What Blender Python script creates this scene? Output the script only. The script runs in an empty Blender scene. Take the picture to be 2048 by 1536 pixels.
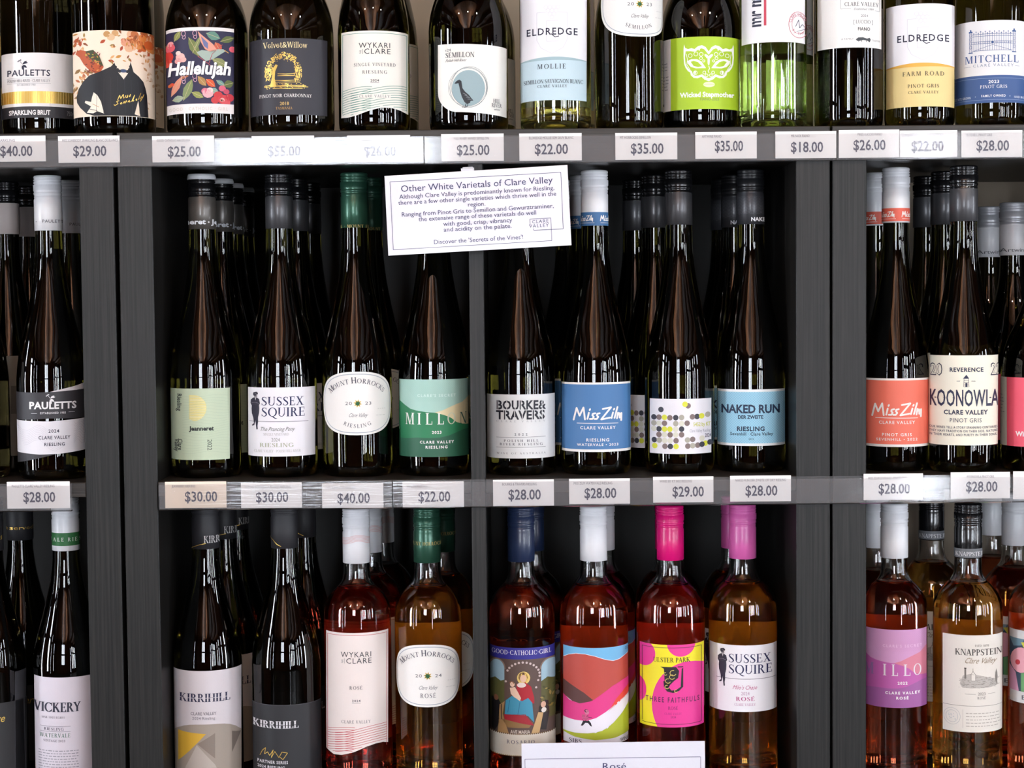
import bpy, math, random
from mathutils import Vector, Matrix
from mathutils.geometry import tessellate_polygon

SC = bpy.context.scene
COL = SC.collection
random.seed(7)

# ------------------------------------------------------------------ camera, world, exposure
FPX = 3480.0
CAM = Vector((0.0, -1.85, 1.645))
PITCH = math.radians(2.86)
ROLL = math.radians(0.54)
FW = Vector((0, math.cos(PITCH), -math.sin(PITCH)))
_up0 = Vector((0, math.sin(PITCH), math.cos(PITCH)))
_rt0 = Vector((1, 0, 0))
RT = math.cos(ROLL) * _rt0 - math.sin(ROLL) * _up0
UP = math.sin(ROLL) * _rt0 + math.cos(ROLL) * _up0
cam_data = bpy.data.cameras.new('camera')
cam_data.sensor_width = 36.0
cam_data.lens = FPX / 2048 * 36.0
cam_data.clip_start = 0.05
cam = bpy.data.objects.new('camera', cam_data)
COL.objects.link(cam)
m3 = Matrix((RT, UP, -FW)).transposed()
cam.matrix_world = Matrix.Translation(CAM) @ m3.to_4x4()
SC.camera = cam

SC.view_settings.view_transform = 'Standard'
SC.view_settings.look = 'None'
SC.view_settings.gamma = 1.0
SC.view_settings.use_curve_mapping = False
SC.view_settings.exposure = -0.08
SC.cycles.max_bounces = 28
SC.cycles.transmission_bounces = 28
SC.cycles.glossy_bounces = 6
SC.cycles.diffuse_bounces = 4
SC.cycles.transparent_max_bounces = 16
SC.cycles.sample_clamp_indirect = 25.0
SC.cycles.blur_glossy = 1.5
SC.cycles.use_denoising = True

world = bpy.data.worlds.new('world')
SC.world = world
world.use_nodes = True
world.node_tree.nodes['Background'].inputs[0].default_value = (0.8, 0.85, 1.0, 1)
world.node_tree.nodes['Background'].inputs[1].default_value = 0.3
WINDOW_LIGHT = 38.0
LAMP_LIGHT = 46.0
UPLIGHT = 78.0


def P(x, y, Y):
    """world point on the plane at depth Y seen at photo pixel x, y"""
    d = (x - 1024) / FPX * RT - (y - 768) / FPX * UP + FW
    return CAM + d * ((Y - CAM.y) / d.y)


def proj(p):
    d = Vector(p) - CAM
    z = d.dot(FW)
    return 1024 + FPX * d.dot(RT) / z, 768 - FPX * d.dot(UP) / z


# ------------------------------------------------------------------ materials
def lin(c):
    if isinstance(c, str):
        c = c.lstrip('#')
        c = [int(c[i:i + 2], 16) / 255 for i in (0, 2, 4)]
        c = [x / 12.92 if x <= 0.04045 else ((x + 0.055) / 1.055) ** 2.4 for x in c]
    return (c[0], c[1], c[2], 1.0)


MATS = {}


def pbsdf(name, col, rough=0.5, metal=0.0, spec=0.5, coat=0.0, trans=0.0, ior=1.5, emit=None, noise=0.06, nscale=400.0, bump=0.0, stretch=None):
    if name in MATS:
        return MATS[name]
    m = bpy.data.materials.new(name)
    m.use_nodes = True
    nt = m.node_tree
    b = nt.nodes['Principled BSDF']
    c = lin(col)
    b.inputs['Base Color'].default_value = c
    b.inputs['Roughness'].default_value = rough
    b.inputs['Metallic'].default_value = metal
    b.inputs['Specular IOR Level'].default_value = spec
    b.inputs['Coat Weight'].default_value = coat
    b.inputs['Coat Roughness'].default_value = 0.08
    b.inputs['Transmission Weight'].default_value = trans
    b.inputs['IOR'].default_value = ior
    if emit:
        b.inputs['Emission Color'].default_value = lin(emit[0])
        b.inputs['Emission Strength'].default_value = emit[1]
    if noise and not trans:
        tc = nt.nodes.new('ShaderNodeTexCoord')
        mp = nt.nodes.new('ShaderNodeMapping')
        if stretch:
            mp.inputs['Scale'].default_value = stretch
        nz = nt.nodes.new('ShaderNodeTexNoise')
        nz.inputs['Scale'].default_value = nscale
        nz.inputs['Detail'].default_value = 4
        nt.links.new(tc.outputs['Object'], mp.inputs[0])
        nt.links.new(mp.outputs[0], nz.inputs[0])
        mx = nt.nodes.new('ShaderNodeMix')
        mx.data_type = 'RGBA'
        mx.inputs[6].default_value = tuple(max(0, x * (1 - noise)) for x in c[:3]) + (1,)
        mx.inputs[7].default_value = tuple(min(1, x * (1 + noise)) for x in c[:3]) + (1,)
        nt.links.new(nz.outputs[0], mx.inputs[0])
        nt.links.new(mx.outputs[2], b.inputs['Base Color'])
        if bump:
            bp = nt.nodes.new('ShaderNodeBump')
            bp.inputs['Strength'].default_value = bump
            bp.inputs['Distance'].default_value = 0.001
            nt.links.new(nz.outputs[0], bp.inputs['Height'])
            nt.links.new(bp.outputs[0], b.inputs['Normal'])
    MATS[name] = m
    return m


def ink(c):
    """paper / print colour; 'gold', 'dim_gold' and 'silver' are foils"""
    if c == 'gold':
        return pbsdf('gold_foil', '#d8b25c', 0.35, 0.7)
    if c == 'silver':
        return pbsdf('silver_foil', '#c9c6c2', 0.35, 0.5)
    return pbsdf('print_' + c.lstrip('#'), c, 0.5, 0, 0.35, noise=0.025, nscale=900)


def wood(name, c1, c2, rough, scale):
    if name in MATS:
        return MATS[name]
    m = bpy.data.materials.new(name)
    m.use_nodes = True
    nt = m.node_tree
    b = nt.nodes['Principled BSDF']
    tc = nt.nodes.new('ShaderNodeTexCoord')
    mp = nt.nodes.new('ShaderNodeMapping')
    mp.inputs['Scale'].default_value = scale
    nz = nt.nodes.new('ShaderNodeTexNoise')
    nz.inputs['Scale'].default_value = 1.0
    nz.inputs['Detail'].default_value = 5
    nz.inputs['Roughness'].default_value = 0.65
    rp = nt.nodes.new('ShaderNodeValToRGB')
    rp.color_ramp.elements[0].position = 0.36
    rp.color_ramp.elements[1].position = 0.66
    rp.color_ramp.elements[0].color = lin(c1)
    rp.color_ramp.elements[1].color = lin(c2)
    bp = nt.nodes.new('ShaderNodeBump')
    bp.inputs['Strength'].default_value = 0.25
    bp.inputs['Distance'].default_value = 0.0006
    L = nt.links.new
    L(tc.outputs['Object'], mp.inputs[0]); L(mp.outputs[0], nz.inputs[0]); L(nz.outputs[0], rp.inputs[0])
    L(rp.outputs[0], b.inputs['Base Color']); L(nz.outputs[0], bp.inputs['Height']); L(bp.outputs[0], b.inputs['Normal'])
    b.inputs['Roughness'].default_value = rough
    b.inputs['Specular IOR Level'].default_value = 0.32
    MATS[name] = m
    return m


def clear_plastic():
    if 'clear_plastic' in MATS:
        return MATS['clear_plastic']
    m = bpy.data.materials.new('clear_plastic')
    m.use_nodes = True
    nt = m.node_tree
    nt.nodes.remove(nt.nodes['Principled BSDF'])
    out = nt.nodes['Material Output']
    N = nt.nodes.new
    L = nt.links.new
    tr = N('ShaderNodeBsdfTransparent'); tr.inputs[0].default_value = (0.985, 0.985, 0.985, 1)
    gl = N('ShaderNodeBsdfGlossy'); gl.inputs['Roughness'].default_value = 0.09
    df = N('ShaderNodeBsdfDiffuse'); df.inputs[0].default_value = (0.75, 0.75, 0.78, 1)
    fr = N('ShaderNodeFresnel'); fr.inputs[0].default_value = 1.42
    tc = N('ShaderNodeTexCoord'); mp = N('ShaderNodeMapping'); mp.inputs['Scale'].default_value = (9, 9, 420)
    nz = N('ShaderNodeTexNoise'); nz.inputs['Scale'].default_value = 1.0; nz.inputs['Detail'].default_value = 3
    bp = N('ShaderNodeBump'); bp.inputs['Strength'].default_value = 0.16; bp.inputs['Distance'].default_value = 0.001
    L(tc.outputs['Object'], mp.inputs[0]); L(mp.outputs[0], nz.inputs[0]); L(nz.outputs[0], bp.inputs['Height'])
    L(bp.outputs[0], gl.inputs['Normal']); L(bp.outputs[0], fr.inputs['Normal'])
    mh = N('ShaderNodeMixShader'); mh.inputs[0].default_value = 0.045
    L(tr.outputs[0], mh.inputs[1]); L(df.outputs[0], mh.inputs[2])
    mx = N('ShaderNodeMixShader')
    L(fr.outputs[0], mx.inputs[0]); L(mh.outputs[0], mx.inputs[1]); L(gl.outputs[0], mx.inputs[2])
    L(mx.outputs[0], out.inputs[0])
    MATS['clear_plastic'] = m
    return m


# ------------------------------------------------------------------ object helpers
def link(name, me, parent=None, loc=(0, 0, 0)):
    o = bpy.data.objects.new(name, me)
    COL.objects.link(o)
    o.location = loc
    if parent:
        o.parent = parent
    return o


def tag(o, label, cat, group=None):
    o['label'] = label
    o['category'] = cat
    if group:
        o['group'] = group
    return o


def mesh(name, verts, faces, mats, mi=None, smooth=False):
    me = bpy.data.meshes.new(name)
    me.from_pydata([tuple(v) for v in verts], [], faces)
    for m in (mats if isinstance(mats, list) else [mats]):
        me.materials.append(m)
    if mi:
        me.polygons.foreach_set('material_index', mi)
    if smooth:
        me.polygons.foreach_set('use_smooth', [True] * len(faces))
    me.update()
    return me


class MB:
    def __init__(s):
        s.v, s.f = [], []

    def box(s, x0, x1, y0, y1, z0, z1, c=0.0):
        """a box, its long edges chamfered by c in the x-z and y directions"""
        if c <= 0:
            b = len(s.v)
            s.v += [(x, y, z) for z in (z0, z1) for y in (y0, y1) for x in (x0, x1)]
            s.f += [tuple(b + i for i in q) for q in ((0, 2, 3, 1), (4, 5, 7, 6), (0, 1, 5, 4), (2, 6, 7, 3), (0, 4, 6, 2), (1, 3, 7, 5))]
            return s
        b = len(s.v)
        for (i, y) in ((c, y0), (0, y0 + c), (0, y1 - c), (c, y1)):
            s.v += [(x0 + i, y, z0 + i), (x1 - i, y, z0 + i), (x1 - i, y, z1 - i), (x0 + i, y, z1 - i)]
        s.f.append((b, b + 1, b + 2, b + 3))
        s.f.append((b + 15, b + 14, b + 13, b + 12))
        for k in range(3):
            for j in range(4):
                a, d = b + 4 * k + j, b + 4 * k + (j + 1) % 4
                s.f.append((a, a + 4, d + 4, d))
        return s

    def build(s, name, mat, parent=None, loc=(0, 0, 0)):
        return link(name, mesh(name, s.v, s.f, mat), parent, loc)


def lathe_data(profile, n, knurl=None):
    v, f = [], []
    rings = []
    for i, (r, z) in enumerate(profile):
        if r < 1e-7:
            rings.append([len(v)])
            v.append((0, 0, z))
        else:
            ring = []
            for k in range(n):
                a = 2 * math.pi * k / n
                rr = r
                if knurl and knurl[0] <= i <= knurl[1] and k % 2:
                    rr = r - 0.0008
                ring.append(len(v))
                v.append((rr * math.sin(a), -rr * math.cos(a), z))
            rings.append(ring)
    for a, b in zip(rings, rings[1:]):
        if len(a) == 1 and len(b) == 1:
            continue
        for k in range(n):
            k2 = (k + 1) % n
            if len(a) == 1:
                f.append((a[0], b[k2], b[k]))
            elif len(b) == 1:
                f.append((a[k], a[k2], b[0]))
            else:
                f.append((a[k], a[k2], b[k2], b[k]))
    return v, f


def smooth_profile(pts, n=5):
    """Catmull-Rom through the (r, z) points"""
    out = []
    for i in range(len(pts) - 1):
        p0 = pts[max(i - 1, 0)]; p1 = pts[i]; p2 = pts[i + 1]; p3 = pts[min(i + 2, len(pts) - 1)]
        for k in range(n):
            t = k / n
            out.append(tuple(0.5 * (2 * p1[j] + (p2[j] - p0[j]) * t + (2 * p0[j] - 5 * p1[j] + 4 * p2[j] - p3[j]) * t * t
                                    + (3 * p1[j] - p0[j] - 3 * p2[j] + p3[j]) * t ** 3) for j in (0, 1)))
    out.append(pts[-1])
    top = max(p[0] for p in pts)
    out = [(min(r, top), z) for r, z in out]
    return out


# ------------------------------------------------------------------ lettering
GLYPH = {}
CHARS = "ABCDEFGHIJKLMNOPQRSTUVWXYZabcdefghijklmnopqrstuvwxyz0123456789$.,&'!-[]()éÉ·•‘’"


def load_glyphs():
    made = []
    for bold, off in ((0, 0.0), (1, 0.016), (2, 0.034)):
        for ch in CHARS:
            for body in (ch, 'H' + ch + 'H'):
                cu = bpy.data.curves.new('g', 'FONT')
                cu.body = body
                cu.resolution_u = 2
                cu.offset = off
                ob = bpy.data.objects.new('g', cu)
                COL.objects.link(ob)
                made.append((bold, ch, body, ob))
        cu = bpy.data.curves.new('g', 'FONT'); cu.body = 'HH'; cu.offset = off
        ob = bpy.data.objects.new('g', cu); COL.objects.link(ob)
        made.append((bold, None, 'HH', ob))
    bpy.context.view_layer.update()
    dg = bpy.context.evaluated_depsgraph_get()
    wide, hh = {}, {}
    for bold, ch, body, ob in made:
        ev = ob.evaluated_get(dg)
        me = ev.to_mesh()
        vs = [(v.co.x, v.co.y) for v in me.vertices]
        if ch is None:
            hh[bold] = max(v[0] for v in vs) - min(v[0] for v in vs)
        elif len(body) == 1:
            GLYPH[bold, ch] = [[(vs[i][0] / 0.69, vs[i][1] / 0.69) for i in p.vertices] for p in me.polygons]
        else:
            wide[bold, ch] = max(v[0] for v in vs) - min(v[0] for v in vs)
        ev.to_mesh_clear()
    for b, ch in wide:
        GLYPH[b, ch] = (GLYPH[b, ch], (wide[b, ch] - hh[b]) / 0.69)
    for b in (0, 1, 2):
        GLYPH[b, ' '] = ([], 0.38)
    for _, _, _, ob in made:
        cu = ob.data
        bpy.data.objects.remove(ob)
        bpy.data.curves.remove(cu)


load_glyphs()


def serif_font():
    T, t, s, so = 0.16, 0.06, 0.045, 0.075
    G = {}
    L = []

    def q(*p): L.append(list(p))
    def rc(x0, y0, x1, y1): q((x0, y0), (x1, y0), (x1, y1), (x0, y1))
    def st(x, y0=0, y1=1, w=T, b=1, tp=1):
        rc(x, y0, x + w, y1)
        if b: rc(x - so, y0, x + w + so, y0 + s)
        if tp: rc(x - so, y1 - s, x + w + so, y1)
    def dg(x0, y0, x1, y1, w): q((x0, y0), (x0 + w, y0), (x1 + w, y1), (x1, y1))
    def hb(x0, x1, y, h=t): rc(x0, y, x1, y + h)
    def sf(x0, x1, y): rc(x0, y, x1, y + s)
    def band(cx, cy, rx, ry, a0, a1, wt=T, wn=t, n=14):
        pr = None
        for k in range(n + 1):
            a = math.radians(a0 + (a1 - a0) * k / n)
            o = (cx + rx * math.cos(a), cy + ry * math.sin(a))
            i = (cx + (rx - wt) * math.cos(a), cy + (ry - wn) * math.sin(a))
            if pr: q(pr[0], o, i, pr[1])
            pr = (o, i)
    def path(pts):
        pr = None
        for k, (x, y, w) in enumerate(pts):
            a = pts[max(k - 1, 0)]; b = pts[min(k + 1, len(pts) - 1)]
            dx, dy = b[0] - a[0], b[1] - a[1]
            d = math.hypot(dx, dy) or 1
            nx, ny = -dy / d * w / 2, dx / d * w / 2
            c = ((x + nx, y + ny), (x - nx, y - ny))
            if pr: q(pr[0], c[0], c[1], pr[1])
            pr = c
    def end(ch, adv):
        G[ch] = (list(L), adv)
        L.clear()
    dg(.06, 0, .36, 1, .07); dg(.62, 0, .32, 1, .17); hb(.18, .62, .32); sf(0, .24, 0); sf(.52, .88, 0); end('A', .88)
    st(.1); band(.28, .755, .30, .245, -90, 90); band(.28, .27, .36, .27, -90, 90); hb(.2, .3, .945); hb(.2, .3, .485); hb(.2, .3, 0); end('B', .72)
    band(.50, .5, .45, .51, 42, 318); rc(.80, .66, .85, .97); rc(.80, .06, .84, .3); end('C', .92)
    st(.1); band(.30, .5, .56, .5, -90, 90); hb(.2, .32, .945); hb(.2, .32, 0); end('D', .94)
    st(.1); hb(.1, .60, .945); hb(.1, .64, 0); hb(.2, .5, .49); rc(.565, .76, .61, 1); rc(.6, 0, .65, .25); rc(.47, .4, .51, .62); end('E', .73)
    st(.1); hb(.1, .60, .945); hb(.2, .5, .47); rc(.565, .76, .61, 1); rc(.47, .38, .51, .6); end('F', .68)
    band(.50, .5, .45, .51, 42, 330); rc(.80, .66, .85, .97); st(.76, 0.05, .42, T, 0, 1); end('G', 1.0)
    st(.1); st(.64); hb(.2, .7, .48); end('H', .92)
    st(.1); end('I', .38)
    st(.2, .15, 1, T, 0, 1); band(.13, .16, .22, .3, -100, 0, T, t); end('J', .5)
    st(.1); dg(.22, .42, .62, 1, .07); dg(.66, 0, .30, .58, .17); sf(.5, .78, .955); sf(.58, .92, 0); end('K', .9)
    st(.1); hb(.1, .62, 0); rc(.58, 0, .63, .28); end('L', .70)
    st(.1, 0, 1, .06); dg(.46, 0, .12, 1, .15); dg(.46, 0, .80, 1, .07); st(.80); sf(.0, .2, .955); end('M', 1.1)
    st(.1, 0, 1, .06); dg(.66, 0, .10, 1, .16); st(.74, 0, 1, .06); end('N', .93)
    band(.50, .5, .47, .51, 0, 360, T, t, 24); end('O', 1.0)
    st(.1); band(.28, .72, .36, .28, -90, 90); hb(.2, .3, .945); hb(.2, .3, .44); end('P', .70)
    band(.50, .5, .47, .51, 0, 360, T, t, 24); path([(.45, .06, .05), (.6, -.08, .11), (.8, -.2, .1), (1.0, -.22, .03)]); end('Q', 1.0)
    st(.1); band(.28, .74, .34, .26, -90, 90); hb(.2, .3, .945); hb(.2, .3, .48); dg(.62, 0, .32, .5, .16); sf(.58, .86, 0); end('R', .84)
    path([(.54, .80, .03), (.50, .92, .05), (.34, .97, .06), (.17, .90, .10), (.13, .76, .14), (.22, .62, .16), (.36, .50, .17), (.50, .38, .16), (.56, .24, .14), (.48, .08, .10), (.30, .02, .06), (.14, .08, .05), (.09, .22, .03)])
    rc(.52, .72, .56, .97); rc(.07, .03, .11, .28); end('S', .66)
    st(.32, 0, 1, T, 1, 0); hb(.02, .77, .945); rc(.02, .72, .06, 1); rc(.73, .72, .77, 1); end('T', .80)
    st(.1, .3, 1, T, 0, 1); st(.68, .3, 1, .06, 0, 1); band(.42, .32, .32, .33, 180, 360, .10, t); end('U', .88)
    dg(.36, 0, .04, 1, .17); dg(.40, 0, .70, 1, .07); sf(0, .30, .955); sf(.6, .86, .955); end('V', .86)
    dg(.28, 0, .04, 1, .16); dg(.34, 0, .54, 1, .07); dg(.76, 0, .52, 1, .16); dg(.82, 0, 1.04, 1, .07); sf(0, .28, .955); sf(.96, 1.18, .955); end('W', 1.18)
    dg(.58, 0, .06, 1, .17); dg(.08, 0, .62, 1, .07); sf(0, .3, .955); sf(.54, .8, .955); sf(0, .24, 0); sf(.5, .84, 0); end('X', .84)
    st(.32, 0, .46, T, 1, 0); dg(.32, .44, .02, 1, .16); dg(.38, .44, .64, 1, .07); sf(-.04, .26, .955); sf(.56, .8, .955); end('Y', .80)
    dg(.04, 0, .5, 1, .16); hb(.05, .66, .945); hb(.04, .68, 0); rc(.05, .75, .09, 1); rc(.64, 0, .68, .27); end('Z', .74)
    # a few lower-case letters with slab serifs
    dg(.22, 0, .04, .68, .13); dg(.26, 0, .46, .68, .06); sf(0, .24, .635); sf(.4, .6, .635); end('v', .58)
    band(.32, .34, .29, .35, 35, 360, .13, t); hb(.1, .58, .34); end('e', .64)
    st(.1, 0, 1, .13); end('l', .34)
    st(.16, .05, .9, .13, 0, 0); hb(.04, .44, .62); band(.36, .15, .2, .16, 180, 330, .1, t); end('t', .46)
    st(.1, 0, .68, .13); band(.165, .86, .09, .09, 0, 360, .09, .09); end('i', .34)
    band(.33, .34, .31, .35, 0, 360, .13, t, 20); end('o', .68)
    dg(.2, 0, .03, .68, .12); dg(.24, 0, .4, .68, .06); dg(.54, 0, .38, .68, .12); dg(.58, 0, .74, .68, .06); sf(0, .2, .635); sf(.66, .86, .635); end('w', .84)
    G['É'] = (G['E'][0] + [[(.3, 1.05), (.42, 1.05), (.55, 1.2), (.42, 1.2)]], G['E'][1])
    return G


SERIF = serif_font()


class Art:
    """print on a label, collected in photo pixels; one layer is a hair above the last"""
    def __init__(s):
        s.t = []            # (layer, colour, triangle or quad)

    def poly(s, pts, col, layer=1):
        pts = [tuple(p) for p in pts]
        if len(pts) <= 3:
            s.t.append((layer, col, pts))
            return
        tri = tessellate_polygon([[Vector((p[0], p[1], 0)) for p in pts]])
        for a in tri:
            s.t.append((layer, col, [pts[i] for i in a]))

    def rect(s, x0, y0, x1, y1, col, layer=1):
        s.t.append((layer, col, [(x0, y0), (x1, y0), (x1, y1), (x0, y1)]))

    def ell(s, cx, cy, rx, ry, col, layer=1, rot=0, n=18):
        c, d = math.cos(math.radians(rot)), math.sin(math.radians(rot))
        s.t.append((layer, col, [(cx + rx * math.cos(2 * math.pi * k / n) * c - ry * math.sin(2 * math.pi * k / n) * d,
                                  cy + rx * math.cos(2 * math.pi * k / n) * d + ry * math.sin(2 * math.pi * k / n) * c) for k in range(n)]))

    def leaf(s, x, y, ln, w, rot, col, layer=1):
        c, d = math.cos(math.radians(rot)), math.sin(math.radians(rot))
        pts = [(0, 0), (.25, .35), (.5, .5), (.75, .35), (1, 0), (.75, -.35), (.5, -.5), (.25, -.35)]
        s.t.append((layer, col, [(x + a * ln * c - b * w * d, y + a * ln * d + b * w * c) for a, b in pts]))

    def ring(s, cx, cy, rx, ry, w, col, layer=2, n=32, a0=0, a1=360):
        s.line([(cx + rx * math.cos(math.radians(a0 + (a1 - a0) * k / n)), cy + ry * math.sin(math.radians(a0 + (a1 - a0) * k / n))) for k in range(n + 1)], w, col, layer)

    def line(s, pts, w, col, layer=2):
        for k in range(len(pts) - 1):
            (x0, y0), (x1, y1) = pts[k], pts[k + 1]
            d = math.hypot(x1 - x0, y1 - y0) or 1
            nx, ny = -(y1 - y0) / d * w / 2, (x1 - x0) / d * w / 2
            s.t.append((layer, col, [(x0 + nx, y0 + ny), (x1 + nx, y1 + ny), (x1 - nx, y1 - ny), (x0 - nx, y0 - ny)]))

    def glyphs(s, txt, serif, bold, sp):
        x = 0.0
        out = []
        for ch in txt:
            if serif and ch in SERIF:
                g, adv = SERIF[ch]
            else:
                g, adv = GLYPH.get((bold, ch), GLYPH[bold, ' '])
            out.append((ch, g, x, adv))
            x += adv + sp
        return out, x - sp

    def text(s, txt, x0, x1, yb, h, col, serif=0, bold=0, sp=0.0, rot=0, shear=0.0, layer=3, dy=0):
        """baseline yb, cap height h, the string fitted between x0 and x1; rot turns it about (x0, yb)"""
        gl, w = s.glyphs(txt, serif, bold, sp)
        kx = (x1 - x0) / (w or 1)
        c, d = math.cos(math.radians(rot)), math.sin(math.radians(rot))
        for ch, g, gx, adv in gl:
            for p in g:
                q = []
                for a, b in p:
                    X = (gx + a) * kx + b * h * shear
                    Y = -b * h + dy * (gx + a) / (w or 1)
                    q.append((x0 + X * c - Y * d, yb + X * d + Y * c))
                s.t.append((layer, col, q))
                if serif and bold:      # a heavier cut of the serif letters
                    e = kx * .028 * bold
                    s.t.append((layer, col, [(X + e * c, Y + e * d) for X, Y in q]))

    def arc_text(s, txt, cx, cy, rx, ry, a0, a1, h, col, serif=1, layer=3, top=True, big=()):
        """letters along an ellipse; angles in degrees from straight up (top) or down"""
        gl, w = s.glyphs(txt, serif, 0, 0.08)
        k = 0
        for i, (ch, g, gx, adv) in enumerate(gl):
            f = (gx + adv / 2) / w
            a = math.radians(a0 + (a1 - a0) * f)
            sg = -1 if top else 1
            bx, by = cx + rx * math.sin(a), cy + sg * ry * math.cos(a)
            tx, ty = rx * math.cos(a), -sg * ry * math.sin(a)
            d = math.hypot(tx, ty); tx, ty = tx / d, ty / d
            hh = h * (1.3 if i in big else 1.0)
            for p in g:
                q = []
                for u, v in p:
                    U, V = (u - adv / 2) * hh, v * hh
                    q.append((bx + U * tx + V * ty, by + U * ty - V * tx))
                s.t.append((layer, col, q))

    def scatter(s, n, x0, y0, x1, y1, cols, smin, smax, layer=1, seed=1, leafy=True):
        r = random.Random(seed)
        for _ in range(n):
            x, y = r.uniform(x0, x1), r.uniform(y0, y1)
            z = r.uniform(smin, smax)
            if leafy:
                s.leaf(x, y, z, z * r.uniform(.3, .6), r.uniform(0, 360), r.choice(cols), layer)
            else:
                s.ell(x, y, z, z * r.uniform(.6, 1), r.choice(cols), layer, r.uniform(0, 180), 9)

    def clip(s, x0, y0, x1, y1):
        """keep the print inside the paper's edge"""
        out = []
        for l, c, p in s.t:
            for ax, lo, hi in ((0, x0, x1), (1, y0, y1)):
                p = cut(p, ax, lo, True)
                p = cut(p, ax, hi, False)
            if len(p) > 2:
                out.append((l, c, p))
        s.t = out

    def build(s, name, fn, strip=None, parent=None, pre=None):
        """fn(x, y, layer) -> (point, normal)"""
        v, f, mi, nr, mats, idx = [], [], [], [], [], {}
        for layer, col, p in s.t:
            if col not in idx:
                idx[col] = len(mats)
                mats.append(ink(col))
            if pre:
                p = [pre(*q) for q in p]
            pieces = [p]
            if strip:
                lo, hi = min(q[0] for q in p), max(q[0] for q in p)
                pieces = []
                for x in strip:
                    if x <= lo:
                        continue
                    if x >= hi:
                        break
                    c = cut(p, 0, x, False)
                    if len(c) > 2:
                        pieces.append(c)
                    p = cut(p, 0, x, True)
                if len(p) > 2:
                    pieces.append(p)
            for c in pieces:
                a = sum(c[i][0] * c[(i + 1) % len(c)][1] - c[(i + 1) % len(c)][0] * c[i][1] for i in range(len(c)))
                if abs(a) < 1e-7:
                    continue
                if a > 0:
                    c = c[::-1]
                b = len(v)
                for x, y in c:
                    pt, n = fn(x, y, layer)
                    v.append(pt); nr.append(n)
                f.append(tuple(range(b, b + len(c))))
                mi.append(idx[col])
        me = mesh(name, v, f, mats, mi, True)
        me.normals_split_custom_set_from_vertices(nr)
        return link(name, me, parent)


def cut(p, ax, lim, keep_above):
    out = []
    n = len(p)
    for i in range(n):
        a, b = p[i], p[(i + 1) % n]
        ia = a[ax] >= lim if keep_above else a[ax] <= lim
        ib = b[ax] >= lim if keep_above else b[ax] <= lim
        if ia:
            out.append(a)
        if ia != ib:
            t = (lim - a[ax]) / (b[ax] - a[ax])
            out.append((a[0] + (b[0] - a[0]) * t, a[1] + (b[1] - a[1]) * t))
    return out

# ------------------------------------------------------------------ the shop: floor, walls, ceiling, windows
def struct(o):
    o['kind'] = 'structure'
    return o


RX0, RX1, RY0, RY1, RZ = -4.2, 4.6, -6.2, 0.40, 3.1
M_WALL = pbsdf('wall_paint', '#a39583', 0.7, noise=0.04, nscale=6)
M_TIMBER = wood('brown_timber', '#3a2112', '#7a4a2b', 0.45, (2, 14, 1.2))
M_CEIL = wood('ceiling_boards', '#4a2a18', '#8a5636', 0.5, (16, 0.8, 2))
M_FLOOR = pbsdf('polished_concrete', '#3a3734', 0.35, noise=0.18, nscale=3)
M_FRAME = pbsdf('dark_window_frame', '#17171a', 0.35)
M_DAY = pbsdf('daylit_glass', '#000000', 0.05, emit=('#eef5ff', WINDOW_LIGHT), noise=0)
struct(MB().box(RX0 - .1, RX1 + .1, RY0 - .1, RY1 + .1, -0.1, 0).build('floor', M_FLOOR))
struct(MB().box(RX0 - .1, RX1 + .1, RY0 - .1, RY1 + .1, RZ, RZ + .1).build('ceiling', M_CEIL))
struct(MB().box(RX0, RX1, RY1, RY1 + .1, 0, RZ).build('wall_back', M_WALL))
struct(MB().box(RX0 - .1, RX1 + .1, RY0 - .1, RY0, 0, RZ).build('wall_front', M_TIMBER))
struct(MB().box(RX0 - .1, RX0, RY0, RY1, 0, RZ).build('wall_left', M_TIMBER))
struct(MB().box(RX1, RX1 + .1, RY0, RY1, 0, RZ).build('wall_right', M_TIMBER))
for i, x in enumerate((-3.3, -2.2, -1.1, 0.0, 1.1, 2.2, 3.3)):
    struct(MB().box(x - .06, x + .06, RY0, RY1, RZ - .18, RZ).build('trim_%d' % (i + 1), M_TIMBER))


M_DAY2 = pbsdf('shaded_daylit_glass', '#000000', 0.05, emit=('#eef5ff', WINDOW_LIGHT * .7), noise=0)


def window(n, wall, c, w, z0, z1, cols, rows):
    """daylit panes behind a dark frame on one of the shop's walls"""
    f, g = MB(), MB()
    b = 0.035

    def bx(m, u0, u1, d0, d1, a0, a1):
        if wall == 'front':
            m.box(c + u0, c + u1, RY0 + d0, RY0 + d1, a0, a1)
        elif wall == 'left':
            m.box(RX0 + d0, RX0 + d1, c + u0, c + u1, a0, a1)
        else:
            m.box(RX1 - d1, RX1 - d0, c + u0, c + u1, a0, a1)
    h = w / 2
    bx(f, -h - b, -h, 0, .08, z0 - b, z1 + b); bx(f, h, h + b, 0, .08, z0 - b, z1 + b)
    bx(f, -h, h, 0, .08, z0 - b, z0); bx(f, -h, h, 0, .08, z1, z1 + b)
    for k in range(1, cols):
        bx(f, -h + w * k / cols - .03, -h + w * k / cols + .03, 0, .07, z0, z1)
    for zz in rows:
        bx(f, -h, h, 0, .07, zz - .06, zz + .06)
    bx(g, -h, h, .01, .02, z0, z1)
    fo = struct(f.build('window_%d' % n, M_FRAME))
    g.build('pane', M_DAY2 if n == 1 else M_DAY, fo)


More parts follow.
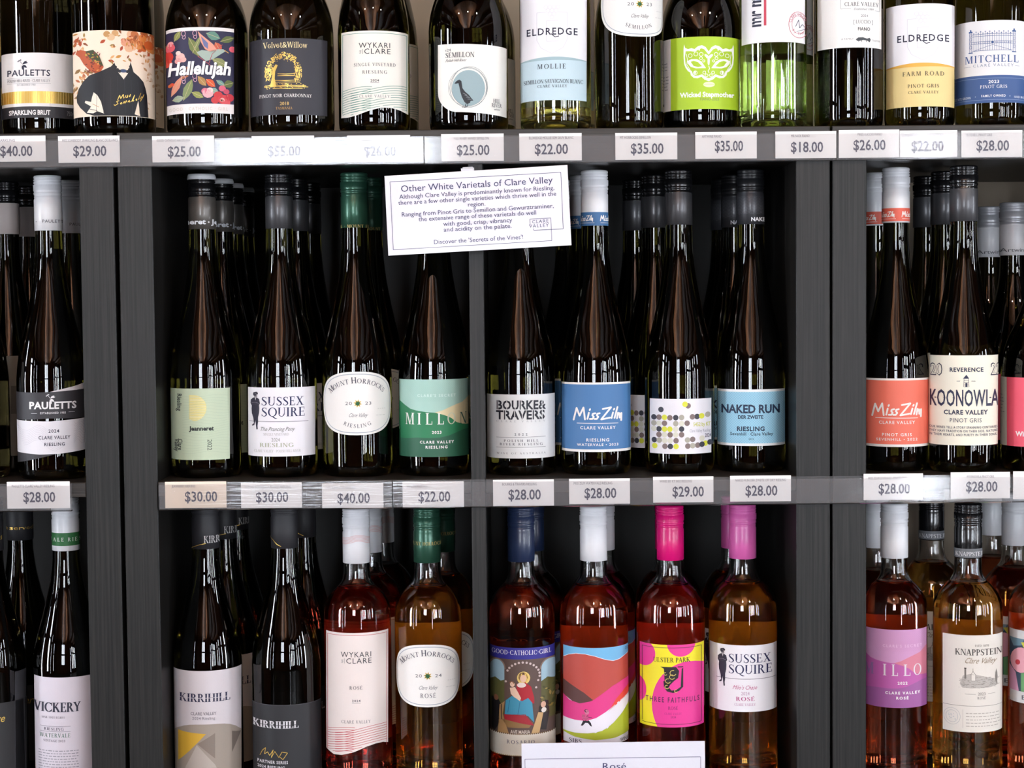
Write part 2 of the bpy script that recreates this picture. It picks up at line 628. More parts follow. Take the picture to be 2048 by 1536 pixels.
window(1, 'front', -0.85, 1.02, 1.08, 2.75, 3, [2.02])
window(2, 'front', 2.62, 0.24, 0.7, 2.75, 1, [2.25])
window(3, 'front', 3.25, 0.24, 0.7, 2.75, 1, [2.25])
window(4, 'front', 3.90, 0.26, 0.7, 2.75, 1, [2.25])
window(12, 'right', -5.0, 0.24, 0.7, 2.75, 1, [2.25])
window(13, 'right', -4.0, 0.20, 0.7, 2.75, 1, [2.25])
window(5, 'left', -2.35, 0.46, 0.6, 2.75, 1, [2.3])
window(6, 'right', -1.3, 0.3, 0.4, 2.6, 1, [1.9])
window(7, 'left', -0.45, 0.2, 0.4, 2.6, 1, [1.9])
window(11, 'right', -2.7, 0.2, 0.85, 2.7, 1, [2.1])
window(9, 'left', -3.5, 0.10, 0.3, 2.75, 1, [2.3])
window(10, 'front', 1.9, 0.12, 0.2, 2.6, 1, [2.0])
window(8, 'left', -5.0, 0.22, 0.4, 2.6, 1, [1.9])
for i, x in enumerate((-1.9, -0.95, 0.0, 0.95, 1.9)):
    # ceiling spotlights of the shop
    v, f = lathe_data([(0, 0.03), (.045, 0.03), (.05, 0), (.052, .01), (.05, .12), (.03, .16), (0, .16)], 20)
    o = link('ceiling_spotlight', mesh('ceiling_spotlight', v, f, M_FRAME, None, True), None, (x, -1.75, RZ - .16))
    tag(o, 'small black ceiling spotlight with a warm lamp, set in the boarded ceiling', 'spotlight', 'ceiling spotlights of the shop')
    ld = bpy.data.lights.new('bulb', 'SPOT')
    ld.energy = LAMP_LIGHT
    ld.color = (1.0, 0.95, 0.87)
    ld.shadow_soft_size = 0.045
    ld.spot_size = math.radians(64)
    ld.spot_blend = 1.0
    lo = bpy.data.objects.new('bulb', ld)
    COL.objects.link(lo)
    lo.parent = o
    lo.location = (0, 0, -.03)
    d = Vector((x * .8, 0, 1.92)) - Vector((x, -1.75, RZ - .19))
    lo.rotation_euler = d.to_track_quat('-Z', 'Y').to_euler()

# a strip of pale boards along the ceiling, brightened by two added, unseen trough lamps
struct(MB().box(-1.25, 0.65, RY0, -1.0, RZ - .19, RZ - .181).build('trim_8', wood('pale_boards', '#7a4b30', '#b98560', 0.5, (22, 0.8, 2))))
for x in (-0.95, 0.35):
    t = MB()
    t.box(-.06, .06, -2.0, 2.0, 0, .012); t.box(-.06, -.052, -2.0, 2.0, .012, .05); t.box(.052, .06, -2.0, 2.0, .012, .05)
    o = t.build('added_uplight', M_FRAME, None, (x, -3.4, RZ - .55))
    tag(o, 'long slim black trough lamp added to brighten the pale ceiling boards', 'added light', 'added trough lamps')
    w = MB()
    for y in (-1.8, 1.8):
        w.box(-.003, .003, y - .003, y + .003, .012, .361)
    w.build('hanger', M_FRAME, o)
    ld = bpy.data.lights.new('added_fill', 'AREA')
    ld.shape = 'RECTANGLE'
    ld.size, ld.size_y = .08, 3.9
    ld.energy = UPLIGHT
    ld.color = (1.0, .93, .86)
    lo = bpy.data.objects.new('added_fill', ld)
    COL.objects.link(lo)
    lo.parent = o
    lo.location = (0, 0, .03)
    lo.rotation_euler = (math.pi, 0, 0)

# ------------------------------------------------------------------ shelving units
ZT = 1.8225           # top of the units
TP, TB = 0.036, 0.016  # thick panels, thin boards
CELL = 0.335
Z1 = ZT - TP - CELL    # upper surface of the second shelf
Z2 = Z1 - TB - CELL
DEEP = 0.39
M_PANEL = wood('black_brown_panel', '#100f0e', '#262422', 0.42, (420, 420, 6.0))
M_BOARD = wood('black_brown_board', '#211e1c', '#3a342f', 0.38, (6.0, 420, 420))


def unit(x0, x1, div, label, shade_back=True):
    r = link('shelving_unit', None, None, ((x0 + x1) / 2, 0, 0))
    tag(r, label, 'shelving unit', 'black-brown shelving units standing side by side')
    c = (x0 + x1) / 2

    def part(name, m, a, b, y0, y1, z0, z1, ch=0.0008):
        MB().box(a - c, b - c, y0, y1, z0, z1, ch).build(name, m, r)
    part('top_panel', M_BOARD, x0, x1, 0, DEEP, ZT - TP, ZT)
    part('base_panel', M_BOARD, x0, x1, 0, DEEP, 0.0, ZT - TP - 5 * CELL - 4 * TB)
    zb = ZT - TP - 5 * CELL - 4 * TB
    part('side_panel', M_PANEL, x0, x0 + TP, 0, DEEP, zb, ZT - TP)
    part('side_panel', M_PANEL, x1 - TP, x1, 0, DEEP, zb, ZT - TP)
    part('divider', M_PANEL, div - .0077, div + .0077, 0.0005, DEEP, zb, ZT - TP)
    if shade_back:  # near-black sheet, its colour standing in for shade on the wall behind
        part('back_shade', pbsdf('painted_back_shade', '#1b1a19', .6, noise=.1, nscale=40), x0 + TP, x1 - TP, DEEP - .004, DEEP - .0005, zb, ZT - TP, 0)
    for k in range(4):
        z = Z1 - k * (TB + CELL)
        part('shelf', M_BOARD, x0 + TP, div - .0077, 0.001, DEEP, z - TB, z)
        part('shelf', M_BOARD, div + .0077, x1 - TP, 0.001, DEEP, z - TB, z)
    return r


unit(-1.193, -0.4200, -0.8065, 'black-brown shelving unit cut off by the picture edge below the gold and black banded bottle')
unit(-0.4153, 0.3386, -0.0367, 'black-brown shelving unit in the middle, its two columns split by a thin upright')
unit(0.3413, 1.1145, 0.7279, 'black-brown shelving unit holding the coral label and cream tower label bottles', False)


# ------------------------------------------------------------------ price rails, tags, signs
def rail(xa, xb, yl, z1, h, label):
    """clear plastic price rail: back strip, rolled lip and front cover"""
    x0, x1 = P(xa, yl, -.004).x, P(xb, yl, -.004).x
    prof = [(-.0006, h), (-.0006, 0), (-.0016, -.0010), (-.0052, -.0010), (-.0062, 0), (-.0064, .003), (-.0064, h - .002), (-.0059, h - .002),
            (-.0059, .003), (-.0054, .0002), (-.0018, .0002), (-.0012, .001), (-.0012, h)]
    n = len(prof)
    cx = (x0 + x1) / 2
    v = [(x - cx, y, z) for x in (x0, x1) for y, z in prof]
    f = [(i, (i + 1) % n, n + (i + 1) % n, n + i) for i in range(n)]
    # end caps as quads between inner and outer outline
    for b in (0, n):
        for i in range(6):
            f.append((b + i, b + i + 1, b + n - 2 - i, b + n - 1 - i))
    o = link('price_rail', mesh('price_rail', v, f, clear_plastic()), None, (cx, 0, z1 - h))
    return tag(o, label, 'price rail', 'clear plastic price rails')


rail(-120, 847, 300, ZT - .0068, .0292, 'clear plastic price rail on the topmost edge, white glare over two tags')
rail(849, 1671, 300, ZT - .0068, .0292, 'clear plastic price rail on the topmost edge under the duck label bottle')
rail(1674, 2200, 300, ZT - .0068, .0292, 'clear plastic price rail on the topmost edge under the iron gate label bottle')
rail(-160, 143, 990, Z1 - .0005, .0285, 'short clear price rail ending beside a panel, under the black and white label bottle')
rail(318, 784, 990, Z1 - .0005, .0285, 'clear price rail under the pale green label and oval label bottles')
rail(786, 2021.5, 990, Z1 - .0005, .0285, 'long clear price rail running across two panels to the coral label bottle')
rail(2023.5, 2240, 990, Z1 - .0005, .0285, 'clear price rail under the pink label bottle')


def flat_art(a, cx, cy, name, mat, parent, y0=-.0003, step=.00012):
    k = 1.85 / FPX

    def fn(x, y, layer):
        return ((x - cx) * k, y0 - layer * step, -(y - cy) * k), (0, -1, 0)
    return a.build(name, fn, None, parent)


def price_tag(x0, x1, y0, y1, title, tx0, tx1, price, px0, px1, pyb, label, tint='#eceaea', ty=None):
    cx, cy = (x0 + x1) / 2, (y0 + y1) / 2
    pos = P(cx, cy, -.0034)
    k = 1.85 / FPX
    w, h = (x1 - x0) / 2 * k, (y1 - y0) / 2 * k
    root = MB().box(-w, w, -.0002, .0002, -h, h).build('price_tag', pbsdf('tag_paper' + tint, tint, 0.6, noise=.02), None, pos)
    tag(root, label, 'price tag', 'paper price tags in the clear rails')
    a = Art()
    dk = '#3c3a52'
    if title:
        a.text(title, tx0, tx1, (ty or y0 + 11.5), 5, '#77757e')
    if price:
        a.text(price, px0, px1, pyb, 20, dk, bold=1)
    a.line([(x0 + 4, y0 + 6), (x1 - 4, y0 + 6)], .5, '#d6d4d6', 1)
    if a.t:
        flat_art(a, cx, cy, 'printing', None, root)
    return root


U = 'white price tag under the '
for t in [
    (-34, 91, 272, 323, 'PAULETTS SPARKLING', -40, 31, '$40.00', 0, 65, 312, U + 'white, gold and black banded bottle'),
    (117, 239, 272, 325, 'MISS SOMEBODY SPARKLING BLANC DE BLANCS', 125, 236, '$29.00', 146, 213, 312, U + 'bottle with the bird and headless black jacket'),
    (305, 428, 272, 324, 'GOOD CATHOLIC HALLELUJAH', 314, 381, '$25.00', 335, 402, 313, U + 'navy tropical flower label bottle'),
    (504, 628, 272, 324, 'VELVET & WILLOW PINOT NOIR CHARDONNAY', 512, 623, '$55.00', 535, 601, 312, U + 'black label bottle with the gold tree'),
    (695, 820, 271, 324, 'WYKARI OF CLARE RIESLING', 711, 790, '$26.00', 728, 792, 312, U + 'cream bottle with green wave lines'),
    (883, 1007, 268, 322, 'HILL RIVER WINES SEMILLON', 908, 978, '$25.00', 913, 979, 310, U + 'white bottle with a duck in a blue disc'),
    (1039, 1163, 267, 321, 'ELDREDGE MOLLIE SEM SAUV BLANC', 1058, 1147, '$22.00', 1069, 1136, 308, U + 'clear bottle with white and pale blue label'),
    (1231, 1354, 266, 319, 'MT HORROCKS SEMILLON', 1240, 1302, '$35.00', 1261, 1327, 307, U + 'topmost oval label bottle'),
    (1391, 1513, 264, 317, 'ARTWINE FIANO', 1404, 1443, '$35.00', 1429, 1486, 302, U + 'lime green mask label bottle'),
    (1551, 1672, 263, 316, 'MR NICK FIANO', 1582, 1619, '$18.00', 1581, 1646, 304, U + 'pale green bottle with red bar label'),
    (1678, 1798, 260, 315, 'PIKES LUCCIO FIANO', 1715, 1764, '$26.00', 1706, 1771, 300, U + 'dark bottle with a fish on its white label'),
    (1800, 1914, 261, 314, 'ELDREDGE FARM ROAD PINOT GRIS', 1802, 1886, '$22.00', 1822, 1887, 302, U + 'white and yellow label bottle'),
    (1923, 2044, 261, 314, 'MITCHELL PINOT GRIS', 1932, 1984, '$28.00', 1952, 2018, 301, U + 'iron gate and blue band label bottle'),
    (14, 140, 963, 1017, 'PAULETTS CLARE VALLEY RIESLING', 24, 110, '$28.00', 46, 111, 1004, U + 'black and white wrapped label bottle'),
    (330, 453, 963, 1016, 'JEANNERET RIESLING', 344, 391, '$30.00', 369, 435, 1003, 'beige tinted price tag under the pale green label bottle', '#ecdccb'),
    (482, 604, 965, 1016, 'SUSSEX SQUIRE POLISH HILL RIESLING', 491, 583, '$30.00', 511, 577, 1004, U + 'white label bottle with a standing figure'),
    (644, 767, 966, 1017, 'MT HORROCKS RIESLING', 653, 712, '$40.00', 674, 740, 1006, U + 'oval label bottle with green cap'),
    (805, 928, 963, 1016, 'MILLON RIESLING', 814, 855, '$22.00', 836, 901, 1003, U + 'green hills label bottle'),
    (986, 1108, 959, 1012, 'BOURKE & TRAVERS RIESLING', 1004, 1074, '$28.00', 1016, 1082, 999, U + 'grey label bottle with stencil lettering'),
    (1138, 1260, 957, 1008, 'MISS ZILM WATERVALE RIESLING', 1147, 1225, '$28.00', 1168, 1233, 996, U + 'blue brush script label bottle'),
    (1306, 1427, 953, 1005, 'WINES BY KT 5452 RIESLING', 1319, 1384, '$29.00', 1344, 1408, 993, U + 'white label bottle covered in dots'),
    (1460, 1582, 951, 1003, 'NAKED RUN DER ZWEITE OFF DRY RIESLING', 1470, 1572, '$28.00', 1490, 1555, 991, U + 'sky blue lattice label bottle'),
    (1727, 1846, 947, 1000, 'MISS ZILM SEVENHILL PINOT GRIS', 1736, 1813, '$28.00', 1756, 1820, 987, U + 'coral brush script label bottle'),
    (1901, 2020, 944, 997, 'KOONOWLA PINOT GRIS', 1933, 1988, '$28.00', 1931, 1995, 983, U + 'cream tower label bottle'),
    (2026, 2120, 942, 998, '', 0, 0, '', 0, 0, 0, 'blank cut-off price tag under the pink label bottle'),
]:
    price_tag(*t)


def sign(xa, ya, xb, yb, h, rot, label, draw, lean=0, yaw=0):
    """laminated card; draw works in its own pixels from the upper corner"""
    w = math.hypot(xb - xa, yb - ya)
    Y = -.016
    k = (1.85 + Y) / FPX
    a0 = P(xa, ya, Y)
    root = MB().box(0, w * k, 0, .0008, -h * k, 0).build('sign_card', pbsdf('laminated_card', '#dcdce6', 0.45, coat=0.6, noise=.02), None, a0)
    root.rotation_euler = (-math.radians(lean), -math.radians(rot), -math.radians(yaw))
    tag(root, label, 'sign')
    a = Art()
    draw(a)

    def fn(x, y, layer):
        return (x * k, -.0002 - layer * .0001, -y * k), (0, -1, 0)
    a.build('printing', fn, None, root)
    return root, k


def draw_white(a):
    c = '#34375f'
    a.line([(10.5, 148), (10.5, 12.5), (351, 14), (350, 126), (291.6, 125.5), (291.6, 122)], .9, c)
    a.line([(10.5, 148), (326.5, 148), (326.5, 103), (285, 103), (285, 116)], .9, c)
    a.text('Other White Varietals of Clare Valley', 31, 334, 34, 13, c)
    for tx, x0, x1, y in [('Although Clare Valley is predominantly known for Riesling,', 27.5, 337, 47.7), ('there are a few other single varieties which thrive well in the', 25, 340, 59.5),
                          ('region.', 163, 199, 71), ('Ranging from Pinot Gris to Semillon and Gewurztraminer,', 30, 334, 83.2),
                          ('the extensive range of these varietals do well', 64, 299, 94.5), ('with good, crisp, vibrancy', 112.6, 250, 106.6),
                          ('and acidity on the palate.', 112.7, 249, 118), ("Discover the 'Secrets of the Vines'!", 91.6, 271, 141.6)]:
        a.text(tx, x0, x1, y, 8.6, c)
    a.text('CLARE', 289, 322, 111.7, 6.5, c, sp=.15)
    a.text('VALLEY', 283, 322, 120, 6.5, c, sp=.15)


def draw_rose(a):
    c = '#3a3a66'
    a.line([(6.5, 150), (6.5, 32), (362, 32), (362, 150)], .9, c)
    a.text('Rosé', 162, 212, 55, 13, c)


s1, k1 = sign(769, 352, 1133, 332, 159, 2.62, 'white laminated sign card hanging askew from a clip below the topmost price rail', draw_white, 4.0, 4.0)
b = MB()
cx = 166 * k1
b.box(cx - 13 * k1, cx + 13 * k1, .0009, .004, -6 * k1, 6.5 * k1, .001)
b.box(cx - 10 * k1, cx + 10 * k1, .003, .0125, 4 * k1, 9 * k1, .0008)
b.build('clip', pbsdf('milky_plastic', '#c8ccd4', 0.3, coat=.4), s1)
s2, k2 = sign(1043, 1487, 1414, 1482, 162, 0.23, 'white laminated sign card in front of the blue-banded rosé bottle with navy cap', draw_rose)
b = MB()
b.box(176 * k2, 200 * k2, .0009, .004, -158 * k2, -60 * k2, .001)
b.box(178 * k2, 198 * k2, .004, .0155, -158 * k2, -150 * k2, .0008)
b.build('clip', pbsdf('milky_plastic', '#c8ccd4', 0.3, coat=.4), s2)

# ------------------------------------------------------------------ bottles
GLASS = {
    'dark': pbsdf('dark_green_glass', (0.032, 0.028, 0.004), 0.0, trans=1.0, ior=1.5),
    'black': pbsdf('near_black_glass', (0.02, 0.016, 0.006), 0.0, trans=1.0, ior=1.5),
    'amber': pbsdf('dark_amber_glass', (0.09, 0.045, 0.008), 0.0, trans=1.0, ior=1.5),
    'flint': pbsdf('clear_glass', (0.97, 0.975, 0.97), 0.0, trans=1.0, ior=1.5),
    'pale': pbsdf('pale_green_glass', (0.83, 0.91, 0.80), 0.0, trans=1.0, ior=1.5),
}
SHAPE = {   # (height fraction, radius fraction of the body) above the straight body
    'hock': (0.330, 0.325, [(.385, .955), (.42, .90), (.467, .815), (.54, .665), (.62, .53), (.68, .45), (.743, .40), (.80, .385), (.985, .375)]),
    'burgundy': (0.295, 0.110 / .295, [(.127 / .295, .955), (.144 / .295, .84), (.16 / .295, .67), (.185 / .295, .46), (.21 / .295, .355), (.235 / .295, .325), (.985, .315)]),
    'tall_hock': (0.330, .142 / .330, [(.157 / .330, .965), (.175 / .330, .875), (.195 / .330, .73), (.215 / .330, .59), (.235 / .330, .475), (.255 / .330, .405), (.268 / .330, .385), (.985, .375)]),
    'claret': (0.313, 0.186 / .313, [(.204 / .313, .975), (.211 / .313, .915), (.217 / .313, .82), (.223 / .313, .68), (.2285 / .313, .53), (.235 / .313, .43), (.245 / .313, .395), (.26 / .313, .385), (.985, .38)]),
    'sparkling': (0.310, 0.150 / .310, [(.175 / .310, .94), (.20 / .310, .78), (.23 / .310, .53), (.255 / .310, .38), (.28 / .310, .33), (.985, .33)]),
}
CAP_R = 0.0150


def profile(kind, r, H):
    h0, zb, up = SHAPE[kind]
    low = [(0, .016), (.35 * r, .014), (.62 * r, .007), (.80 * r, .0012), (.86 * r, 0), (.93 * r, .0016), (.985 * r, .006), (r, .012)]
    body = [(r, z) for z in (.03, H * zb * .5, H * zb - .02)]
    shoulder = smooth_profile([(r, H * zb - .01), (r, H * zb)] + [(.0130 if z > .85 else f * r, z * H) for z, f in up], 4)
    return low, body, shoulder


def shell(low, body, sh, fill, t=.0026):
    """hollow glass: outer skin then inner skin, and the wine that fills it"""
    outer = low + body + sh
    top = sh[-1]
    inner = [(r - t, z) for r, z in reversed(sh)] + [(r - t, z) for r, z in reversed(body)]
    r = body[0][0]
    inner += [(r - t, .018), (r - t - .003, .011), (.70 * r, .0105), (.45 * r, .016), (0, .021)]
    wine = [(0, .0206)] + [(.45 * r + .0003, .0156), (.70 * r, .0101), (r - t - .0027, .0106), (r - t + .0004, .0177)]
    wine += [(q - t + .0004, z) for q, z in body + sh if .018 < z < fill]
    lastr = wine[-1][0]
    wine += [(lastr - .0002, fill), (lastr - .002, fill - .0006), (0, fill - .0008)]
    return outer + [(top[0] - .0005, top[1] + .0005), (top[0] - t, top[1])] + inner, wine


def cap_mesh(h, cols, style):
    """screw cap: beaded top, knurled ring, plain skirt"""
    R = CAP_R
    s = h - .060
    pts = [(R - .0004, 0), (R, .0003), (R, .0185 + s), (R, .0335 + s), (R - .0007, .0352 + s), (R - .0002, .0372 + s), (R - .0010, .0378 + s), (R, .0390 + s), (R + .0001, .0412 + s), (R - .0009, .0420 + s),
           (R + .0002, .0432 + s), (R + .0003, .0440 + s), (R + .0003, .0496 + s), (R - .0011, .0504 + s), (R - .0001, .0514 + s), (R - .0001, .0526 + s), (R - .0012, .0532 + s), (R - .0001, .0542 + s),
           (R - .0001, .0556 + s), (R - .0012, .0562 + s), (R - .0001, .0570 + s), (R - .0002, .0586 + s), (R - .0009, .0598 + s), (R - .003, .0603 + s), (0, .0604 + s)]
    if style == 'rim':
        pts[19] = (R - .0012, .0540 + s); pts[20] = (R + .0006, .0546 + s); pts[21] = (R + .0005, .0575 + s); pts[22] = (R - .0006, .0602 + s)
    v, f = lathe_data(pts, 72, (11, 12))
    mi = []
    n = 72
    for k in range(len(f)):
        ring = k // n
        mi.append(2 if (len(cols) > 2 and ring >= 19) else (0 if ring < 4 else 1))
    return mesh('screw_cap', v, f, list(cols), mi, True)


def capmat(col, rough=0.33, metal=0.0, coat=0.25):
    return pbsdf('cap_%s_%d' % (col.lstrip('#'), metal * 10), col, rough, metal, 0.5, coat, noise=.03, nscale=200)


class Bottle:
    pass


def bottle(kind, xc, yref, R, Y, shelf, glass, cap, label, art=None, capart=None, H=None, wine=None, back=None, group=None, style='', mode='proj', off=0, fill=.228, turn=0.0):
    """one bottle stood at depth Y on a shelf; xc, R in photo pixels at height yref; art draws its label in photo pixels"""
    b = Bottle()
    p = P(xc, yref, Y)
    depth = (p - CAM).dot(FW)
    r = R * depth / math.sqrt(FPX ** 2 + R * R)
    H = H or SHAPE[kind][0]
    rot = -math.atan2(p.x, Y - CAM.y)
    root = link('wine_bottle', None, None, (p.x, Y, shelf))
    root.rotation_euler = (0, 0, rot + turn)
    tag(root, label, 'wine bottle', group)
    b.root, b.r, b.H, b.x, b.Y, b.shelf = root, r, H, p.x, Y, shelf
    low, body, sh = profile(kind, r, H)
    if wine:
        gp, wp = shell(low, body, sh, fill)
        v, f = lathe_data(gp, 64)
        link('glass_body', mesh('glass_body', v, f, GLASS[glass], None, True), root)
        v, f = lathe_data(wp, 64)
        link('wine', mesh('wine', v, f, wine, None, True), root)
    else:
        v, f = lathe_data(low + body + sh + [(0, sh[-1][1])], 64)
        link('glass_body', mesh('glass_body', v, f, GLASS[glass], None, True), root)
    ch = .060 if kind != 'sparkling' else .075
    cm = cap_mesh(ch, cap, style)
    co = link('screw_cap', cm, root, (0, 0, H - ch + .0006))

    def axis(z):
        return proj((p.x, Y, shelf + z))[0]

    def mapper(rad, mode, off):
        def fn(x, y, layer):
            z = P(xc, y, Y - rad).z - shelf
            rr = rad + .00012 + .00011 * layer
            if mode == 'arc':
                th = (x + off) / (FPX * rad / depth)
            else:
                th = 0.0
                k = x / (FPX * rad)
                for _ in range(4):
                    s = k * (depth - rad * math.cos(th))
                    th = math.asin(max(-.965, min(.965, s)))
                if abs(s) > .965:
                    th += math.copysign((abs(s) - .965) * 1.6, s)
            return (rr * math.sin(th), -rr * math.cos(th), z), (math.sin(th), -math.cos(th), 0)
        return fn
    def straight(x, y):
        """photo x measured from the bottle's axis at that height"""
        return x - axis(P(xc, y, Y - CAP_R).z - shelf), y

    def cuts(rad, mode):
        """where the print is cut so that it bends smoothly round the glass: every 4 degrees"""
        out = []
        for k in range(-36, 37):
            th = math.radians(4 * k)
            if mode == 'arc':
                out.append(th * FPX * rad / depth - off)
            elif abs(k) <= 18:
                out.append(FPX * rad * math.sin(th) / (depth - rad * math.cos(th)))
            else:
                e = math.copysign(.965 + (abs(th) - math.asin(.965)) / 1.6, th)
                out.append(FPX * rad * e / (depth - rad * math.cos(math.asin(.965))))
        return sorted(out)
    if art:
        a = Art()
        art(a)
        a.build('label', mapper(r, mode, off), cuts(r, mode), root, None if mode == 'arc' else straight)
    if capart:
        a = Art()
        capart(a, axis(H - .03))
        z0 = H - ch + .0006
        fn0 = mapper(CAP_R, 'proj', 0)

        def fn(x, y, layer):
            q, n = fn0(x, y, layer)
            return (q[0], q[1], q[2] - z0), n
        a.build('printed_band', fn, cuts(CAP_R, 'proj'), co, straight)
    if back:
        z0, z1, ang, colr = back
        v, f = [], []
        n = 24
        for i in range(n + 1):
            t = math.pi - ang + 2 * ang * i / n
            for z in (z0, z1):
                v.append(((r + .0002) * math.sin(t), -(r + .0002) * math.cos(t), z))
        f = [(2 * i, 2 * i + 2, 2 * i + 3, 2 * i + 1) for i in range(n)]
        link('back_label', mesh('back_label', v, f, pbsdf('back_paper_' + colr.lstrip('#'), colr, .6), None, True), root)
    return b


def again(b, px, py, Y, label, group=None, turn=0.0, shelf=None):
    """another bottle of the same wine: the thing and copies of all its parts; px, py is its cap in the photo"""
    q = P(px, py, Y)
    r = b.root.copy()
    COL.objects.link(r)
    r.location = (q.x, Y, b.shelf if shelf is None else shelf)
    r.rotation_euler = (0, 0, b.root.rotation_euler.z + turn)
    r['label'] = label
    if group:
        r['group'] = group
    elif 'group' in r:
        del r['group']
    for ch in list(b.root.children):
        c = ch.copy(); COL.objects.link(c); c.parent = r
        for g in ch.children:
            d = g.copy(); COL.objects.link(d); d.parent = c
    return r

# ------------------------------------------------------------------ label designs (photo pixels)
INK = '#24243a'


def sprig(a, x, y, k, col):
    for dx, dy, ln, w, rot in ((0, 0, 11, 5, -38), (0, 1, 11, 5, 38), (-1, 2, 12, 5, 75), (1, -2, 10, 3.5, -8)):
        a.leaf(x + dx * k, y + dy * k, ln * k, w * k, rot, col, 3)
    a.line([(x, y), (x - 6 * k, y - 7 * k)], .8 * k, col, 3)
    for dx, dy in ((-7, -8), (-4, -9), (-9, -6)):
        a.ell(x + dx * k, y + dy * k, 1.3 * k, 1.3 * k, col, 3, n=8)


def lines(a, x0, x1, y0, n, dy, h, col, seed=1, words=7):
    """small running text, unreadable in the photo as well: word-like strokes"""
    r = random.Random(seed)
    for k in range(n):
        x = x0
        while x < x1 - 3:
            w = r.uniform(2.5, 8)
            a.rect(x, y0 + k * dy - h * .7, min(x + w, x1), y0 + k * dy, col, 2)
            x += w + 1.8


def art_pauletts_brut(a):
    a.rect(6, 105, 166, 235, '#e8e5e4', 0)
    sprig(a, 47, 128, .95, INK)
    a.text('PAULETTS', 17, 100, 151, 12, INK, bold=1, sp=.06)
    a.line([(17, 155.5), (101, 155.5)], .5, '#8d8d92'); a.line([(17, 166), (101, 166)], .5, '#8d8d92')
    a.text('POLISH HILL RIVER · CLARE VALLEY', 18, 100, 163.5, 5.5, '#6d6d74', serif=1)
    a.text('ESTABLISHED 1983', 36, 72, 171, 3.6, '#8d8d92', serif=1)
    a.rect(6, 182, 166, 206, 'gold', 1)
    for k in range(30):
        a.rect(10 + k * 5, 182, 11 + k * 5, 206, '#d9bd72', 2)
    a.rect(6, 212.5, 166, 235, '#333236', 1)
    a.text('SPARKLING BRUT', 21, 100, 229, 9, '#e8e5e4', bold=2)
    a.text('750mL', 132, 150, 229, 9, '#9a9a9c')


